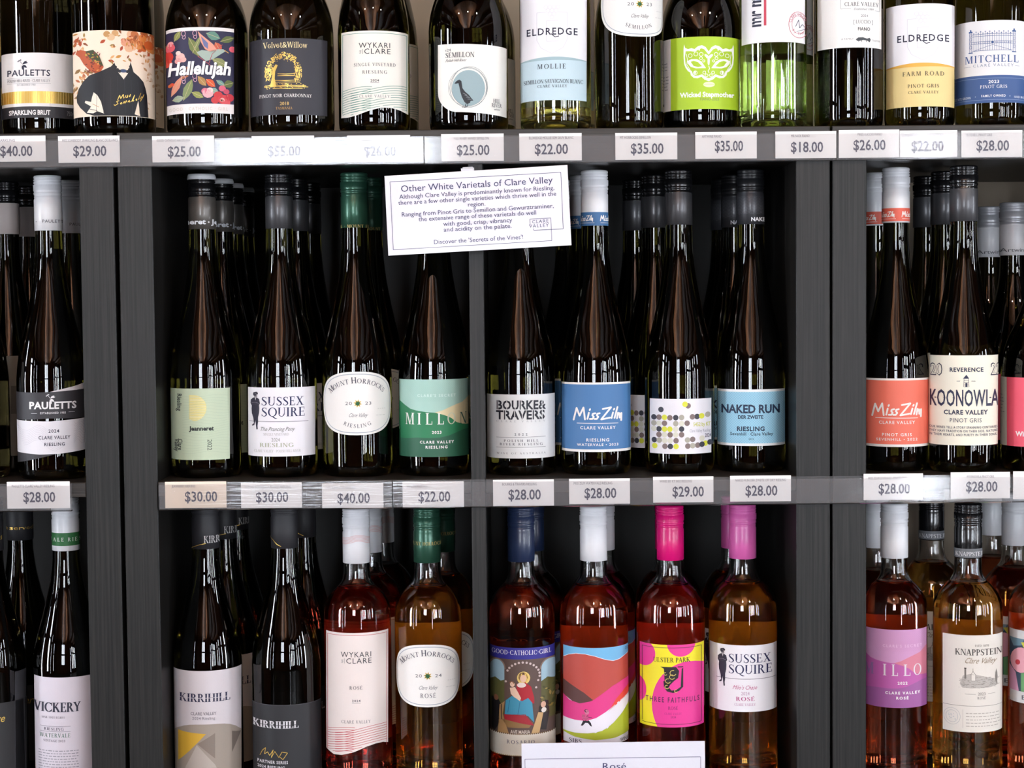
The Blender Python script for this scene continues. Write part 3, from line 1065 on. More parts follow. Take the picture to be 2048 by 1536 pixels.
def art_jacket(a):
    B = '#1b1b20'
    a.rect(148, 60, 309, 232, '#ecdac4', 0)
    warm = ['#b5562a', '#c98a3a', '#8a4a22', '#d9a36a', '#a8431f', '#9a7a3c']
    a.scatter(26, 256, 62, 307, 98, ['#c9652c', '#d88a48', '#a8582a', '#e2b08a'], 7, 14, 1, 3, False)
    a.scatter(34, 210, 62, 300, 122, warm, 6, 13, 2, 4)
    a.scatter(26, 149, 62, 172, 100, warm, 5, 12, 2, 5)
    a.scatter(34, 149, 140, 180, 200, ['#c98a4c', '#b5643a', '#dca878', '#8f6a38'], 6, 14, 1, 6)
    a.scatter(22, 286, 95, 308, 215, ['#caa27c', '#b98a62', '#d9bfa0'], 6, 13, 1, 8)
    for x, y, r, c in ((222, 74, 8, '#d8b48c'), (230, 66, 7, '#c99a66'), (214, 68, 7, '#b98a52'), (250, 84, 9, '#dd9a78'), (246, 80, 5, '#c86f52'), (296, 84, 10, '#cc5f2a'), (283, 72, 8, '#d97f3c'), (268, 66, 8, '#bf6a38')):
        a.ell(x, y, r, r * .9, c, 2, 0, 10)
    a.clip(148, 60, 309, 232)
    a.poly([(156, 190), (160, 175), (168, 162), (180, 150), (194, 145), (207, 140), (222, 133), (229, 125), (233, 138), (246, 142), (257, 138), (260, 122), (266, 142), (276, 150), (285, 160), (289, 172), (292, 186), (295, 231),
            (262, 231), (190, 231), (175, 226), (163, 213), (157, 202)], B, 3)
    a.poly([(236, 144), (256, 144), (247, 158)], '#e9dccb', 4)
    a.ell(246, 141, 7, 3.5, '#3a4a6a', 4)
    for x, y in ((231, 134), (235, 139), (239, 142), (254, 142), (258, 138), (260, 132)):
        a.ell(x, y, 3, 3.4, B, 4, n=8)
    for k in range(7):
        a.line([(196 + k * 13, 152 + abs(k - 3) * 3), (194 + k * 14, 226)], .6, '#2c2c34', 4)
    a.poly([(189, 184), (196, 190), (203, 203), (209, 227), (196, 222), (188, 226), (176, 224), (184, 212), (172, 204), (173, 200), (184, 203), (186, 193)], '#e9dccb', 4)
    a.line([(178, 216), (196, 221)], 1, B, 5); a.line([(187, 207), (199, 214)], 1, '#b98a62', 5)
    a.poly([(275, 199), (279, 230), (268, 227)], '#ecdac4', 4)
    a.poly([(154, 104), (157, 98), (164, 97), (172, 100), (190, 104), (200, 115), (208, 134), (203, 142), (192, 146), (182, 141), (170, 127), (162, 112)], '#b5522a', 4)
    a.poly([(173, 101), (188, 99), (200, 112), (208, 133), (192, 124), (180, 114)], '#3c4426', 5)
    a.scatter(24, 176, 103, 203, 128, ['#7a2f2a', '#b8a23c', '#50602e', '#c98a3a', '#8a2a3a'], 4, 7, 5, 12)
    a.scatter(20, 172, 122, 203, 144, ['#8a3a1c', '#d58a4a', '#6a2a18'], 4, 7, 5, 13)
    a.line([(178, 140), (176, 146)], 1.2, '#7a4a2a', 5); a.line([(186, 144), (186, 149)], 1.2, '#7a4a2a', 5)
    for st in ([(235, 200), (239, 190), (241, 197), (246, 188), (247, 196)], [(249, 195), (251, 190)], [(252, 195), (255, 189), (254, 194), (252, 194)], [(257, 193), (260, 187), (259, 192), (257, 192)],
               [(238, 201), (233, 203), (236, 207), (230, 211), (228, 209)], [(240, 207), (243, 204), (242, 208), (240, 207)], [(245, 207), (248, 202), (249, 206), (252, 200), (253, 204)], [(255, 203), (258, 199), (257, 203), (260, 202)],
               [(262, 202), (268, 188), (264, 201), (267, 199), (265, 201)], [(270, 198), (272, 195), (272, 199), (270, 198)], [(275, 197), (280, 183), (275, 197), (277, 194)], [(279, 196), (281, 190), (283, 193), (286, 185), (279, 200)]):
        a.line(st, 1.2, 'gold', 5)


def art_tropic(a):
    a.rect(333, 54, 467, 226, '#e9e2e0', 0)
    b = Art()
    b.rect(333, 61, 467, 207, '#2c2946', 1)
    gr = ['#5d6b3a', '#7d8449', '#8a9a6a', '#4a5a3a']
    L = b.leaf
    for x, y, ln, w, r, c in ((378, 74, 45, 18, 62, '#6f7a44'), (350, 80, 24, 12, -60, '#8f9450'), (412, 66, 30, 18, 20, '#5f8a7a'), (430, 84, 22, 16, 60, '#c85a40'), (440, 82, 30, 14, -20, '#5f6b38'),
                              (386, 106, 40, 9, -65, '#7f8a58'), (424, 118, 34, 18, 22, '#8a8f5a'), (362, 158, 38, 18, -50, '#b0663a'), (344, 190, 44, 14, -62, '#dd8f76'), (368, 200, 46, 18, -68, '#7d8a58'),
                              (346, 198, 24, 14, -10, '#9aa890'), (384, 184, 26, 13, 25, '#8f9450'), (396, 152, 26, 14, 50, '#a9824a'), (412, 158, 24, 14, 40, '#d4582e'), (432, 160, 20, 10, 30, '#6f9a90'),
                              (446, 170, 22, 16, -20, '#5f6b38'), (454, 190, 14, 12, 30, '#6f9a90'), (420, 178, 18, 12, 20, '#7fa69a'), (336, 84, 10, 14, 70, '#7d8449')):
        L(x, y, ln, w, r, c, 2)
        b.line([(x, y), (x + ln * .9 * math.cos(math.radians(r)), y + ln * .9 * math.sin(math.radians(r)))], .7, '#c9b487', 3)
    # the little bird with a long bill
    b.poly([(394, 104), (404, 100), (420, 102), (432, 98), (446, 97), (450, 101), (440, 108), (426, 118), (412, 122), (402, 114)], '#9fb0a6', 3)
    b.poly([(396, 62), (404, 70), (426, 88), (434, 100), (420, 104), (410, 98), (402, 84)], '#dd9a86', 3)
    b.poly([(402, 72), (416, 86), (416, 98), (408, 92)], '#6a6f9a', 4)
    b.line([(448, 99), (456, 104)], 1.3, '#d8a04a', 4)
    for x, y, r, c in ((342, 92, 10, '#d85a66'), (343, 84, 6, '#e9a0a0'), (336, 110, 13, '#c8322c'), (337, 122, 9, '#d8483a'), (362, 112, 9, '#e9b3ac'), (358, 120, 7, '#dd9a96'), (358, 104, 5, '#ead0c8'), (368, 118, 6, '#dfa8a0'),
                       (416, 186, 11, '#e9aab0'), (410, 182, 7, '#d8788a'), (420, 180, 6, '#f0d0c8'), (444, 176, 7, '#d8647a'), (452, 182, 6, '#c84a60'), (464, 96, 7, '#d85a6a'), (436, 190, 9, '#c8343a'), (446, 198, 11, '#d23c44'), (458, 194, 9, '#c02c3a'), (430, 200, 8, '#c83a40'), (452, 204, 8, '#d8545a'), (444, 199, 5, '#e8a8a0'), (443, 200, 2.5, '#6a3a2a'), (346, 166, 4, '#d8482e'), (342, 168, 4, '#c8602e')):
        b.ell(x, y, r, r * .88, c, 3, 0, 11)
    for x, y in ((368, 66), (390, 66), (368, 155), (390, 152)):
        b.ring(x, y, 4, 5, 1, '#d8a8b8', 3, 12); b.ring(x + 1, y + 7, 3, 4, 1, '#d8a8b8', 3, 12, -60, 200)
    b.line([(396, 112), (418, 128), (436, 150)], 1.2, '#a84a52', 3); b.line([(418, 126), (424, 108), (444, 88)], 1.2, '#a84a52', 3)
    b.clip(333, 61, 467, 207)
    a.t += b.t
    for dx, dy, c, l in ((1.4, 1.4, '#1c1a2e', 4), (0, 0, '#f1efee', 5)):
        a.text('Hallelujah', 337 + dx, 460 + dx, 148 + dy, 25, c, bold=2, shear=.14, layer=l)
    a.text('GOOD · CATHOLIC · GIRL', 340, 455, 220, 6.5, '#cfc2b4', sp=.25)


def art_willow(a):
    a.rect(500, 76, 654, 229, '#35343b', 0)
    a.text('Velvet&Willow', 527, 614, 95, 11.5, '#e6d3a0', serif=1)
    r = random.Random(5)
    for k in range(330):
        t = r.uniform(math.pi * .98, math.pi * 2.02)
        f = r.uniform(.62, 1)
        x, y = 567 + 36 * f * math.cos(t), 140 + 36 * f * math.sin(t)
        if f < .7 and r.random() < .5:
            continue
        a.ell(x, y + r.uniform(-2, 3), r.uniform(.7, 1.6), r.uniform(.6, 1.2), 'gold', 1, r.uniform(0, 180), 6)
    for k in range(150):
        side = r.random() < .5
        x = r.uniform(530, 546) if side else r.uniform(588, 603)
        y = r.uniform(132, 158 if side else 160)
        a.line([(x, y), (x + r.uniform(-1, 1), y + r.uniform(2, 5))], .9, 'gold', 1)
    a.poly([(541, 172), (545, 152), (546, 136), (552, 128), (556, 130), (551, 142), (550, 156), (553, 172)], 'gold', 2)
    for y, x0, x1 in ((147, 553, 590), (151, 552, 590), (160, 546, 592), (164, 548, 600), (170, 530, 612), (173, 528, 616), (176, 545, 605)):
        a.line([(x0 + r.uniform(0, 4), y), ((x0 + x1) / 2, y + r.uniform(-1.5, 1.5)), (x1, y)], 1.1, 'gold', 1)
    for k in range(50):
        a.ell(r.uniform(528, 616), r.uniform(166, 177), r.uniform(.8, 2), .7, 'gold', 1, 0, 6)
    a.text('PINOT NOIR CHARDONNAY', 520, 623, 194, 6.5, '#e9e6e2', serif=1, sp=.05)
    a.text('2018', 560, 578, 210, 6.5, '#caa866', bold=1)
    a.text('TASMANIA', 552, 585, 218.5, 5, '#b08a50', serif=1, sp=.05)


def wave_lines(a, x0, x1, y, n, dy, amp, col, w):
    """two families of rolling contour lines crossing like hills"""
    W = x1 - x0
    for k in range(n):
        p, q = [], []
        for i in range(25):
            t = i / 24
            lo = y + k * dy + 8 - amp * math.sin(t * 3.6 + .25)
            hi = y + k * dy + 5 - amp * 1.0 * math.sin((t - .42) * 3.1)
            if t < .5:
                p.append((x0 + W * t, lo))
                if t > .12:
                    q.append((x0 + W * t, hi))
            else:
                q.append((x0 + W * t, hi))
        if k < n - 2:
            a.line([z for z in p], w, col, 2)
        a.line(q, w, col, 2)


def wykari(a, x0, x1, y0, yb, cx, rose):
    c = '#b9434a' if rose else '#4f8a78'
    pap = '#e3d8d3' if rose else '#e9e5db'
    W = x1 - x0
    bot = [(x1, yb - 8), (x0 + W * .88, yb - 14), (x0 + W * .75, yb - 18), (x0 + W * .6, yb - 18), (x0 + W * .42, yb - 12), (x0 + W * .22, yb - 3), (x0 + W * .1, yb), (x0, yb - 1)]
    if rose:
        bot = [(x1, yb - 18), (x0 + W * .92, yb - 22), (x0 + W * .8, yb - 22), (x0 + W * .65, yb - 18), (x0 + W * .45, yb - 8), (x0 + W * .25, yb - 1), (x0 + W * .12, yb), (x0, yb - 7)]
    a.poly([(x0, y0), (x1, y0)] + bot, pap, 0)
    a.line([(x0 + 3, yb - 8), (x0 + 3, y0 + 5), (x1 - 3, y0 + 5), (x1 - 3, yb - 14)], .9, c, 1)
    b = Art()
    wave_lines(b, x0 + 3, x1 - 3, yb - (56 if rose else 59), 13, 4.7, 9, c, .9)
    poly = list(reversed(bot))

    def edge(x):
        for (xa, ya), (xb, yb2) in zip(poly, poly[1:]):
            if xa <= x <= xb:
                return ya + (yb2 - ya) * (x - xa) / (xb - xa or 1) - 2.5
        return poly[-1][1]
    a.t += [t for t in b.t if max(q[1] for q in t[2]) < edge(min(max(sum(q[0] for q in t[2]) / len(t[2]), x0), x1))]
    return pap


def art_wykari_green(a):
    pap = wykari(a, 683, 816, 61, 233, 748, False)
    a.text('WYKARI', 718, 781, 95.5, 10.5, '#34363a', sp=.12)
    a.text('CLARE', 728, 781, 107.5, 10.5, '#34363a', sp=.12)
    a.text('OF', 719, 723, 107, 7, '#6a6c70', rot=0); a.rect(725.2, 97.5, 725.9, 107.5, '#6a6c70', 3)
    a.text('SINGLE VINEYARD', 708, 791, 132, 6.5, '#55555a', serif=1, sp=.22)
    a.text('RIESLING', 725, 774, 147, 6.5, '#55555a', serif=1, sp=.22)
    a.text('2024', 741, 758, 163, 4.5, '#55555a', bold=1, sp=.1); a.rect(741, 165, 758, 165.7, '#77777a', 3)
    a.rect(717, 188, 781, 196.5, pap, 3)
    a.text('CLARE VALLEY', 719, 779, 195, 5.5, '#6a6a6e', serif=1, sp=.15, layer=4)


def art_wykari_rose(a):
    wykari(a, 653, 776, 1266, 1512, 715, True)
    a.text('WYKARI', 682, 743, 1314.5, 10.5, '#34363a', sp=.12)
    a.text('CLARE', 692, 743, 1327, 10.5, '#34363a', sp=.12)
    a.text('OF', 683, 687, 1326.5, 7, '#6a6c70'); a.rect(689, 1317, 689.7, 1327, '#6a6c70', 3)
    a.text('ROSÉ', 699, 725, 1379, 6.5, '#55555a', serif=1, sp=.2)
    a.text('2024', 704, 721, 1404, 4.5, '#55555a', bold=1, sp=.1); a.rect(704, 1406, 721, 1406.7, '#77777a', 3)
    a.text('CLARE VALLEY', 683, 741, 1447, 6, '#6a6a6e', serif=1, sp=.12)


def art_duck(a):
    pts = [(876, 86), (1013, 90), (1013, 231), (960, 226), (925, 224)]
    for k in range(1, 9):
        t = math.radians(90 + 90 * k / 9)
        pts.append((918 + 42 * math.cos(t), 182 + 42 * math.sin(t)))
    pts.append((876, 180))
    a.poly(pts, '#e9e6df', 0)
    a.text('v24', 891, 902, 101.5, 5.5, '#44464c', serif=1)
    a.text('SEMILLON', 891, 949, 114, 10, '#2c2e34', serif=1)
    a.text('Polish Hill River', 891, 932, 122.5, 5.5, '#55575c', shear=.4)
    a.ell(937, 176, 33, 36, '#93a9ae', 1, 0, 36)
    a.ring(937, 175, 37, 40, .7, '#5d7077', 2); a.ring(939, 173, 36, 40, .6, '#5d7077', 2); a.ring(935, 174, 38, 38, .5, '#5d7077', 2)
    D = '#2b2e33'
    a.poly([(909, 166), (914, 161), (919, 159), (923, 162), (924, 168), (925, 176), (930, 183), (938, 190), (944, 198), (947, 201), (941, 202), (940, 206), (934, 208), (929, 204), (924, 194), (921, 184), (919, 174), (917, 166), (912, 167)], D, 3)
    for k in range(4):
        a.line([(926 + k * 3, 186 + k * 4), (934 + k * 3, 190 + k * 3)], .7, '#8d969a', 4)
    a.line([(932, 207), (930, 214), (924, 214)], 1.2, D, 3); a.line([(936, 207), (935, 213), (929, 215)], 1.2, D, 3)
    a.text('HILL', 986, 1000, 204, 8, '#33353a', serif=1)
    a.text('RIVER', 983, 1003, 213, 8, '#33353a', serif=1)
    a.text('wines', 987, 999, 219, 4, '#44464c', shear=.4)


def eldredge(a, x0, x1, ytop, ywave, ybot, lo, wave, band, tx0, tx1, ty):
    W = x1 - x0
    a.rect(x0, ytop, x1, ybot, lo, 0)
    ed = [(x0 + W * k / 12, ywave + 6 - 7 * math.sin(math.pi * (k / 12) * .9 + .1) + 3) for k in range(13)]
    a.poly([(x0, ytop), (x1, ytop)] + [(x, y - 6) for x, y in reversed(ed)], '#e7e5e9', 1)
    lo2 = [(x, y - 6) for x, y in ed] + [(x, y - 6 + band * math.sin(math.pi * (k + 1) / 14)) for k, (x, y) in reversed(list(enumerate(ed)))]
    a.poly(lo2, wave, 2)
    cx = (tx0 + tx1) / 2
    g = '#d3d1d8'
    for k in range(1):
        a.line([(cx - 30, ty - 45), (cx - 30, ty + 10), (cx - 22, ty + 26), (cx, ty + 38), (cx + 22, ty + 26), (cx + 30, ty + 10), (cx + 30, ty - 45), (cx + 12, ty - 45)], 1.2, g, 2)
        a.line([(cx - 30, ty - 45), (cx - 12, ty - 45)], 1.2, g, 2)
        a.line([(cx + 13, ty - 28), (cx - 11, ty - 28), (cx - 11, ty + 13), (cx + 13, ty + 13)], 1.2, g, 2)
    for dx, dy in ((-12, -55), (-4, -55), (4, -55), (12, -55), (-8, -48), (0, -48), (8, -48), (-4, -41), (4, -41), (0, -35)):
        a.ring(cx + dx, ty + dy, 4, 4, .8, g, 2, 12)
    a.text('ELDREDGE', tx0, tx1, ty, 13.5, INK, sp=.16, bold=1)
    a.line([(cx - 2, ty - 2), (cx + 6, ty + 5), (cx + 14, ty + 3)], 1.6, INK, 3)


def art_mollie(a):
    eldredge(a, 1040, 1173, -58, 117, 200, '#bdd3dc', '#9db6bd', 7, 1053, 1155, 69)
    a.text('MOLLIE', 1075, 1132, 137, 9.5, '#3a4450', serif=1, sp=.22)
    a.text('SEMILLON SAUVIGNON BLANC', 1048, 1166, 166, 8, '#3a4450', serif=1)
    a.text('CLARE VALLEY', 1075, 1134, 174.5, 5.5, '#3a4450', serif=1, sp=.12)


def art_farm(a):
    eldredge(a, 1774, 1907, 7, 129, 213, '#e3cb8c', '#dcA848'.lower(), 8, 1795, 1896, 82)
    a.text('FARM ROAD', 1806, 1887, 151, 8.5, '#4a4438', serif=1, sp=.2)
    a.text('PINOT GRIS', 1816, 1877, 175, 7, '#4a4438', serif=1, sp=.15)
    a.text('CLARE VALLEY', 1817, 1876, 187, 5.5, '#4a4438', serif=1, sp=.12)


def star(a, x, y, r):
    for k, (c, rr) in enumerate((('gold', r), ('#1f5a36', r * .74))):
        pts = []
        for i in range(16):
            t = math.pi * i / 8 + .2
            q = rr if i % 2 == 0 else rr * .55
            pts.append((x + q * math.cos(t), y + q * math.sin(t)))
        a.poly(pts, c, 3 + k)


def horrocks(yc, hh, wine, years, arcs):
    """oval label; x runs along the glass from the label's own middle"""
    def art(a):
        hw = arcs
        pts = []
        for k in range(48):
            t = 2 * math.pi * k / 48
            c, s = math.cos(t), math.sin(t)
            pts.append((hw * math.copysign(abs(c) ** .82, c), yc + hh * math.copysign(abs(s) ** .82, s)))
        a.poly(pts, '#e8e6e2', 0)
        for f, w in ((.925, 1.5),):
            a.line([(x * f, yc + (y - yc) * f) for x, y in pts + pts[:1]], w, '#a3aab4', 2)
        a.arc_text('MOUNT HORROCKS', 0, yc + 4, 66, hh * .70, -56, 56, 9.5, '#4a4c58', big=(0, 6))
        a.text(years[:2], -24, -10, yc + 3, 6.5, '#55575f', serif=0, sp=.1)
        a.text(years[2:], 15, 29, yc + 3, 6.5, '#55575f', serif=0, sp=.1)
        star(a, 1, yc, 8.5)
        a.text('Clare Valley', -18, 19, yc + 27, 7.5, '#77787e', shear=.45)
        if len(wine) > 5:
            a.arc_text(wine, 0, yc - 12, 62, hh * .96, -28, 28, 7.5, '#55575f', top=False)
        else:
            a.text(wine, -14, 17, yc + 44, 9, '#55575f', serif=1, sp=.2)
        lines(a, 42, 62, yc + 12, 1, 5, 2, '#d3d1ce', 4)
        lines(a, 38, 62, yc + 25, 1, 5, 2, '#d3d1ce', 5)
    return art


def art_mask(a):
    G, W = '#aacb2e', '#f0f2ea'
    a.rect(1316, 73, 1486, 218, '#d8d3d0', 0)
    a.rect(1342, 73, 1477, 218, G, 1)
    lines(a, 1323, 1338, 122, 3, 6.5, 2.2, '#8d8a8c', 1); lines(a, 1323, 1338, 149, 5, 6.5, 2.2, '#8d8a8c', 2); a.rect(1323, 202, 1329, 207, '#3a3a3a', 2)

    def X(x): return 1310 + x / 9.033
    def Yy(y): return 60 + y / 9.033
    half = [(965, 385), (915, 310), (850, 275), (780, 290), (715, 340), (660, 320), (600, 335), (550, 310), (530, 245), (520, 330), (520, 470), (530, 600), (555, 670), (600, 735), (640, 760), (650, 810), (700, 860), (770, 870), (840, 845), (890, 895), (965, 925)]
    pts = half + [(1935 - x, y) for x, y in reversed(half)]
    a.poly([(X(x), Yy(y)) for x, y in pts], W, 2)
    inn = [(965, 445), (890, 350), (840, 330), (790, 350), (720, 390), (650, 375), (560, 370), (545, 470), (555, 590), (580, 655), (625, 705), (670, 740), (690, 800), (730, 825), (790, 820), (850, 800), (910, 850), (965, 870)]
    pin = inn + [(1935 - x, y) for x, y in reversed(inn)]
    a.poly([(X(x), Yy(y)) for x, y in pin], G, 3)
    for s in (1, -1):
        def mx(x): return X(x if s == 1 else 1935 - x)
        eye = [(590, 550), (660, 520), (760, 525), (840, 570), (920, 690), (840, 690), (740, 690), (650, 660), (600, 600)]
        a.poly([(mx(x), Yy(y)) for x, y in eye], W, 4)
        a.poly([(mx(x), Yy(y)) for x, y in [(650, 568), (700, 552), (780, 580), (850, 655), (780, 668), (700, 645)]], G, 5)
        for cx, cy, r in ((640, 455, 34), (740, 430, 36), (835, 440, 34), (830, 510, 26), (730, 770, 34), (890, 770, 26), (930, 820, 26), (880, 560, 20)):
            a.ring(mx(cx), Yy(cy), r / 9, r / 9, 1.1, W, 4, 14)
        a.ell(mx(800), Yy(358), 1.6, 1.6, W, 4, n=8)
        a.ell(mx(930), Yy(470), 5, 2.6, W, 4, 35 * s, 10)
        a.ell(mx(725), Yy(765), 1.8, 3.6, W, 4, n=8)
        a.line([(mx(570), Yy(420)), (mx(590), Yy(520)), (mx(580), Yy(620)), (mx(640), Yy(710))], 1, W, 4)
    a.ell(X(967), Yy(560), 2.2, 9, W, 4); a.ell(X(967), Yy(500), 5, 2, W, 4); a.line([(X(967), Yy(650)), (X(985), Yy(700)), (X(955), Yy(740)), (X(975), Yy(780))], 1.3, W, 4)
    a.ell(X(975), Yy(985), 11.5, 5.5, '#dfe6bb', 2, 0, 16); a.line([(X(880), Yy(985)), (X(975), Yy(980)), (X(1075), Yy(985))], .6, G, 3)
    a.text('Wicked Stepmother', 1361, 1467, 193.5, 9.5, W, bold=2)
    a.text('FIANO 2023', 1400, 1438, 201, 5.5, '#7d8a5a')


def art_mrmick(a):
    a.rect(1484, -52, 1609, 84, '#e8e6e9', 0)
    a.text('mr mick', 1522, 1616, 52, 24, '#26283c', bold=2, rot=-90)
    for k in range(16):
        a.rect(1504, 46 - k * 7, 1523, 47 - k * 7, '#e8e6e9', 4)
    a.rect(1528, -45, 1533, 50, '#c04a5c', 2)
    a.ring(1596, 48, 19, 26, 1.1, '#c06a72', 2); a.ring(1596, 48, 13, 18, .7, '#c06a72', 2)
    a.arc_text('CLARE VALLEY', 1596, 48, 14, 19, -80, 60, 5, '#b0525c', serif=0)
    a.arc_text('by Tim', 1596, 48, 15, 20, -60, 50, 5, '#b0525c', serif=0, top=False)
    a.line([(1590, 52), (1596, 38), (1598, 54), (1603, 46), (1608, 50)], 1, '#3a3c50', 3); a.line([(1592, 62), (1610, 54)], .8, '#3a3c50', 3)


def art_fish(a):
    a.rect(1636, -78, 1761, 95, '#e8e6e2', 0)
    a.line([(1682, -20), (1682, 17), (1702, 17)], .7, '#9a9a9c'); a.line([(1748, 20), (1757, 20), (1757, -20)], .7, '#9a9a9c')
    a.text('CLARE VALLEY', 1689, 1755, 12, 8, '#55575c', serif=1, sp=.05)
    a.text('Established 1984', 1707, 1745, 20, 4.2, '#77787c', shear=.35)
    a.text('2024', 1721, 1735, 34, 5, '#77787c')
    a.text('[ LUCCIO ]', 1706, 1745, 47, 7, '#66686c', serif=1)
    a.text('FIANO', 1715, 1739, 61, 6.5, '#3a3c40', bold=1, sp=.1)
    D = '#3f4348'
    a.poly([(1711, 79), (1716, 75), (1725, 74.5), (1733, 77), (1738, 75), (1740, 79), (1738, 84), (1733, 81), (1726, 80), (1718, 82), (1714, 82)], D, 3)
    for x in (1716, 1722, 1731, 1736):
        a.line([(x, 80), (x + 1, 84)], .9, D, 3)
    a.text('A FAMILY', 1683, 1707, 79.5, 3.6, '#77787c', sp=.1); a.text('TRADITION', 1743, 1758, 82, 3.6, '#77787c', sp=.1)


def art_gate(a):
    Bl = '#3a5688'
    a.rect(1908, 40, 2050, 205, '#dcdbdc', 0)
    a.rect(1908, 150, 2050, 205, Bl, 1)
    a.line([(1908, 156), (2050, 156)], .6, '#8a9cc0', 2); a.line([(1908, 199), (2050, 199)], .6, '#8a9cc0', 2)
    for x in (1943, 2026):
        a.line([(x - 2, 62), (x - 2, 104)], .8, Bl); a.line([(x + 2, 62), (x + 2, 104)], .8, Bl)
        for y in (68, 76, 84, 92):
            a.ring(x, y, 1.8, 3, .6, Bl, 2, 8)
        a.rect(x - 3.5, 60, x + 3.5, 63, Bl, 2); a.ell(x, 58.5, 1.6, 2.4, Bl, 2, n=8); a.rect(x - 4, 102, x + 4, 104, Bl, 2)
    for k in range(17):
        x = 1949 + k * 4.4
        a.line([(x, 62 if k % 2 else 65), (x, 100)], .6, Bl); a.ell(x, 62 if k % 2 else 65, .9, 1.5, Bl, 2, n=6)
    for y in (67, 71, 82, 86, 100):
        a.line([(1946, y), (2023, y)], .8, Bl)
    for k in range(9):
        a.ring(1952 + k * 8.2, 84, 2.2, 2, .5, Bl, 2, 8)
    a.line([(1948, 100), (1985, 89), (2022, 100)], .6, Bl); a.ell(1985, 84, 2.6, 2, Bl, 3, n=8)
    a.text('MITCHELL', 1932, 2035, 124, 14.5, Bl, serif=1, sp=.1)
    a.text('CLARE VALLEY', 1947, 2025, 132.5, 5.5, '#77839a', sp=.3)
    a.line([(1930, 131), (1943, 131)], .6, '#77839a'); a.line([(2028, 131), (2036, 131)], .6, '#77839a')
    a.text('2023', 1977, 1998, 166, 6, '#e6e6ea', bold=1, sp=.1); a.text('PINOT GRIS', 1961, 2013, 176, 6.5, '#e6e6ea', serif=1, sp=.12)
    a.text('ESTATE GROWN', 1912, 1943, 195.5, 4.5, '#c3cbdc', bold=1, sp=.15); a.text('FAMILY OWNED', 1963, 2010, 193.5, 4.5, '#e6e6ea', bold=1, sp=.15); a.text('HAND MADE', 2026, 2048, 195.5, 4.5, '#c3cbdc', bold=1, sp=.15)
    for x in (1952, 2018):
        a.ell(x, 192, .9, .9, '#c3cbdc', 3, n=6)


def art_pauletts(a):
    K, W = '#353438', '#dddbe1'
    a.poly([(30, 784), (60, 785), (105, 784), (184, 779), (184, 839), (100, 837), (30, 841)], K, 1)
    a.poly([(100, 784), (150, 773), (184, 762), (184, 780), (105, 784)], '#d9d3d6', 1)
    a.poly([(30, 841), (100, 843), (184, 838), (184, 902), (120, 908), (80, 909), (30, 905)], W, 1)
    a.poly([(30, 905), (80, 909), (110, 909), (80, 916), (40, 926), (30, 928)], K, 1)
    sprig(a, 101, 797, .85, '#e6e4e6')
    a.text('PAULETTS', 60, 151, 817.5, 13.5, '#e9e7e9', bold=2, sp=.03)
    a.text('ESTABLISHED 1983', 81, 131, 828, 4, '#cfcdd0', bold=1, sp=.1)
    a.line([(64, 827), (75, 827)], .7, '#cfcdd0'); a.line([(136, 825), (148, 825)], .7, '#cfcdd0')
    for k in range(9):
        a.line([(38 + k * 1.5 + 10 * t, 850 + k * 4 + 9 * math.sin(t * 1.1 + k * .2) + t * 2) for t in range(9)], .5, '#c3c0c9', 2)
        a.line([(146 + 4 * t, 845 + k * 5 + 5 * math.sin(t * 1.3 + k * .3)) for t in range(9)], .5, '#c3c0c9', 2)
    a.text('2024', 97, 118, 865.5, 6.5, INK, bold=1, sp=.12); a.text('CLARE VALLEY', 78, 139, 878.5, 6.5, INK, bold=1, sp=.12); a.text('RIESLING', 89, 129, 892, 6.5, INK, bold=1, sp=.12)


def art_jeanneret(a):
    a.rect(341, 777, 459, 920, '#bccbb0', 0)
    for k in range(22):
        y = 792 + k * 5.4
        a.line([(366 + 10 * t, y + 2.5 * math.sin(t * .7 + k * .35)) for t in range(10)], .4, '#a9bba4', 2)
    pts = [(379, 790), (388, 790)] + [(388 + 25 * math.sin(math.pi * k / 14), 816 - 26 * math.cos(math.pi * k / 14)) for k in range(15)] + [(379, 838)]
    a.poly(pts, '#d8cf8a', 1)
    for k in range(16):
        y = 792 + k * 3.1
        a.line([(380, y), (388 + 24 * math.sqrt(max(0, 1 - ((y - 816) / 26) ** 2)), y)], .8, '#e6dfae', 2)
    a.text('Jeanneret', 380, 427, 861, 8.5, '#23262c', bold=2)
    a.text('Riesling', 356, 391, 787, 8.5, '#33383a', bold=1, rot=90)
    a.text('Clare', 358, 381, 878, 8, '#33383a', bold=1, rot=90); a.text('Valley', 351.5, 377, 878, 8, '#33383a', bold=1, rot=90)
    for tx in a.t[-0:]:
        pass
    a.text('2022', 415, 437, 879, 8.5, '#33383a', rot=90)
    lines(a, 345, 347.5, 800, 6, 5, 3, '#9cae98', 3)


